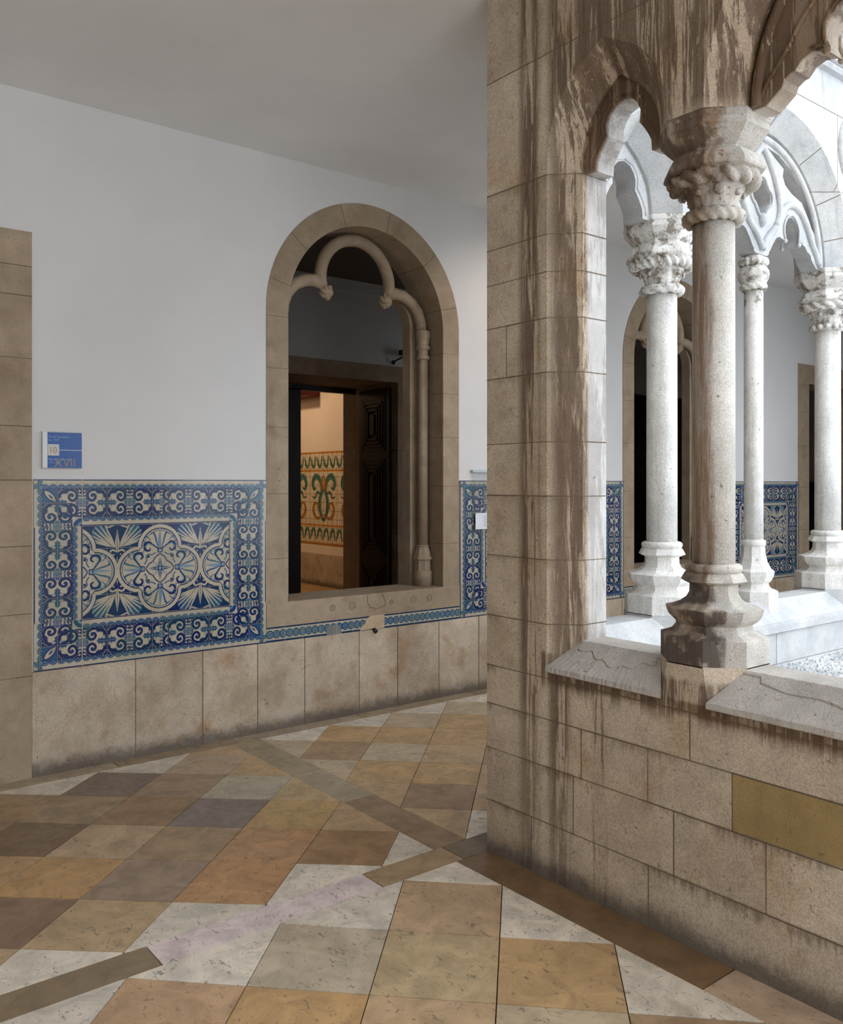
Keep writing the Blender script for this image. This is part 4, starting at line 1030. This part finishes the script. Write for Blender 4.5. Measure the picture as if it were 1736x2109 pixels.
def colonnette(loc, name, mat, label):
    c = loc(CM, .185, 0); c = (c[0], c[1], 0); root = empty(name, (c[0], c[1], .93), label=label, cat='column', group='slender colonnettes inside the wide arches')
    b = MB().octo([(.125, .98), (.125, 1.078), (.100, 1.085), (.082, 1.10), (.076, 1.118), (.090, 1.135), (.104, 1.165), (.108, 1.190), (.090, 1.205), (.072, 1.24), (.062, 1.285), (.058, 1.335)], c)
    b.octo([(.135, .93), (.135, .98)], c)
    b.lathe([(.056, 1.33), (.066, 1.338), (.069, 1.352), (.066, 1.368), (.054, 1.374)], c, 32); b.build('base', mat, root)
    MB().lathe([(.0545, 1.37), (.054, 2.84)], c, 36).build('shaft', mat, root)
    k = MB().rope(.058, .019, (c[0], c[1], 2.850), 9, 80, 12)
    k.lathe([(.052, 2.85), (.070, 2.872), (.084, 2.905), (.086, 2.935), (.074, 2.962), (.060, 2.975)], c, 64, disp=lambda t, z, r: .006*math.cos(8*t+z*40)*max(0, 1-abs(z-2.91)*20))
    k.rope(.062, .022, (c[0], c[1], 2.995), 14, 96, 12, twist=0.0, amp=.18); k.lathe([(.055, 2.97), (.055, 3.02), (.05, 3.034)], c, 24)
    k.build('capital', mat, root); return root
colonnette(loc_B, 'colonnette', M['colB'], 'slender pale colonnette with ringed capital in the middle of the courtyard arch')
colonnette(loc_A, 'colonnette', M['colB'], 'slender colonnette in the middle of the near wide arch, at the right')

# carved medallion and foliage on the courtyard wall
mc = loc_B(C2+.02, .37, 3.78)
md = MB()
def ring_xz(c, R, r, n=64, m=10, amp=0, k=18):
    vs = []
    for i in range(n):
        t = 2*PI*i/n; rr = r*(1+amp*abs(math.sin(k*t)))
        for j in range(m):
            p = 2*PI*j/m; q = R+rr*math.cos(p); vs.append((c[0]+q*math.cos(t), c[1]+rr*math.sin(p), c[2]+q*math.sin(t)))
    return vs, [(i*m+j, ((i+1) % n)*m+j, ((i+1) % n)*m+(j+1) % m, i*m+(j+1) % m) for i in range(n) for j in range(m)]
for R_, r_, a_ in ((.235, .022, .35), (.175, .035, 0)): md.add(*ring_xz(mc, R_, r_, amp=a_), 0, True)
for q in range(6): t = PI/3*q; md.ball((mc[0]+.08*math.cos(t), mc[1]-.01, mc[2]+.08*math.sin(t)), .05, (1,.6,1), 14, 10, disp=lambda d: .15*math.sin(9*d.x))
tag(md.build('stone_medallion', M['court'], recalc=False), 'round carved medallion high on the courtyard wall at the right edge', 'medallion')
fo = MB(); fc = loc_B(2.62, .40, 4.39)
for q in range(9):
    t = PI*q/8; fo.tube([(fc[0], fc[1], fc[2]-.05), (fc[0]+.06*math.cos(t), fc[1]-.05, fc[2]+.05*math.sin(t)), (fc[0]+.13*math.cos(t), fc[1]-.02, fc[2]+.12*math.sin(t)-.02)], [.02, .028, .008], 8)
fo.ball((fc[0], fc[1]+.0, fc[2]-.02), .06)
tag(fo.build('carved_foliage', M['court'], recalc=False), 'carved leafy boss above the string course at the top right', 'carving')

# ---------------------------------------------------------------- courtyard ground
ZG = .678
gd = MB().box((3.12, -6, ZG-.3), (12, 2.62, ZG))
tag(gd.build('ground', M['wet']), 'courtyard ground raised inside the arcades', 'ground', kind='structure')
gv = MB(); rg = random.Random(12)
for k in range(5200):
    if k < 3800: x, y = rg.uniform(4.4, 6.9), rg.uniform(1.0, 2.58)
    else: x, y = rg.uniform(3.2, 7.5), rg.uniform(-.5, 2.58)
    r = rg.uniform(.006, .016); h = r*rg.uniform(.5, .9); a = rg.uniform(0, PI)
    ca, sa = math.cos(a)*r, math.sin(a)*r
    gv.add([(x+ca, y+sa, ZG), (x-sa, y+ca, ZG), (x-ca, y-sa, ZG), (x+sa, y-ca, ZG), (x+ca*.4, y+sa*.4, ZG+h), (x-sa*.5, y+ca*.4, ZG+h*.9), (x-ca*.4, y-sa*.5, ZG+h), (x+sa*.4, y-ca*.4, ZG+h*.8)],
           [(0,1,5,4),(1,2,6,5),(2,3,7,6),(3,0,4,7),(4,5,6,7)])
tag(gv.build('gravel', M['wet'], recalc=False), 'loose pale gravel on the courtyard ground', 'gravel', kind='stuff')

# ---------------------------------------------------------------- signs, camera
def text(s, size, loc, mat, parent, name, ital=0.0, xs=1.0):
    cu = bpy.data.curves.new(name, 'FONT'); cu.body = s; cu.size = size; cu.shear = ital; cu.extrude = .0002
    t = bpy.data.objects.new(name, cu); link(t); bpy.context.view_layer.update()
    me = bpy.data.meshes.new_from_object(t); bpy.data.objects.remove(t)
    L = wloc(parent); me.materials.append(mat)
    for v in me.vertices: x, y, z = v.co; v.co = (loc[0]+x*xs-L.x, loc[1]-z-L.y, loc[2]+y-L.z)
    o = bpy.data.objects.new(name, me); link(o); o.parent = parent; o['_w'] = list(L); return o
sg = empty('wall_sign', (1.52, YW, 1.79), label='small blue square sign numbered 10 on the white wall above the tile panel', cat='sign')
MB().box((1.410, 5.336, 1.790), (1.633, YW, 2.006)).build('backing_plate', M['signgrey'], sg)
MB().box((1.410, 5.332, 1.792), (1.437, 5.337, 2.004)).build('white_edge', M['signwhite'], sg)
MB().box((1.438, 5.332, 1.792), (1.632, 5.337, 2.000)).build('blue_face', M['signblue'], sg)
MB().box((1.4385, 5.3305, 1.864), (1.502, 5.3325, 1.930)).build('number_square', M['signgrey'], sg)
MB().box((1.502, 5.3308, 1.8955), (1.632, 5.3322, 1.8985)).build('white_line', M['signwhite'], sg)
text('Painéis figurativos,', .0165, (1.441, 5.3315, 1.969), M['signtext'], sg, 'heading_text')
text('séc. XVII', .0165, (1.441, 5.3315, 1.950), M['signtext'], sg, 'heading_text')
text('10', .052, (1.443, 5.330, 1.879), M['signochre'], sg, 'number_text', xs=.92)
text('XVII', .070, (1.474, 5.3318, 1.798), M['signochre'], sg, 'century_text', xs=.98)
text('Figurative tile panels', .0165, (1.441, 5.3308, 1.838), M['signtext'], sg, 'caption_text', .3)
text('17th cent.', .0165, (1.441, 5.3308, 1.819), M['signtext'], sg, 'caption_text', .3)
ac = empty('acrylic_notice', (4.9, YW, 1.33), label='clear hanging notice holder with white paper sheet over the tiles by the pier', cat='notice')
MB().box((4.745, 5.325, 1.792), (5.06, YW, 1.812)).build('hanging_bar', M['alu'], ac)
MB().box((4.760, 5.326, 1.300), (5.045, 5.329, 1.795)).build('clear_sheet', M['acryl'], ac)
pp = MB().box((4.768, 5.3215, 1.325), (5.035, 5.3235, 1.458)).build('paper_sheet', M['paper'], ac)
tx = MB()
for k in range(7): tx.box((4.86-.01*(k % 2), 5.3208, 1.430-.014*k), (4.965+.012*((k*7) % 3), 5.3216, 1.4335-.014*k))
tx.build('printed_lines', M['ink'], pp)
cmr = empty('security_camera', (6.2, 8.35, 3.2), label='small black security camera on a bracket on the dim room wall', cat='camera')
MB().box((6.17, 8.16, 3.215), (6.36, 8.24, 3.275)).build('housing', M['black'], cmr)
MB().tube([(6.36, 8.2, 3.245), (6.385, 8.2, 3.245)], .026, 14).build('lens', M['black'], cmr)
MB().tube([(6.20, 8.40, 3.15), (6.16, 8.32, 3.15), (6.15, 8.25, 3.16), (6.2, 8.22, 3.19), (6.25, 8.2, 3.22)], .010, 8).ball((6.2, 8.39, 3.15), .026).build('bracket', M['black'], cmr)
for o in bpy.data.objects:
    if '_w' in o: del o['_w']
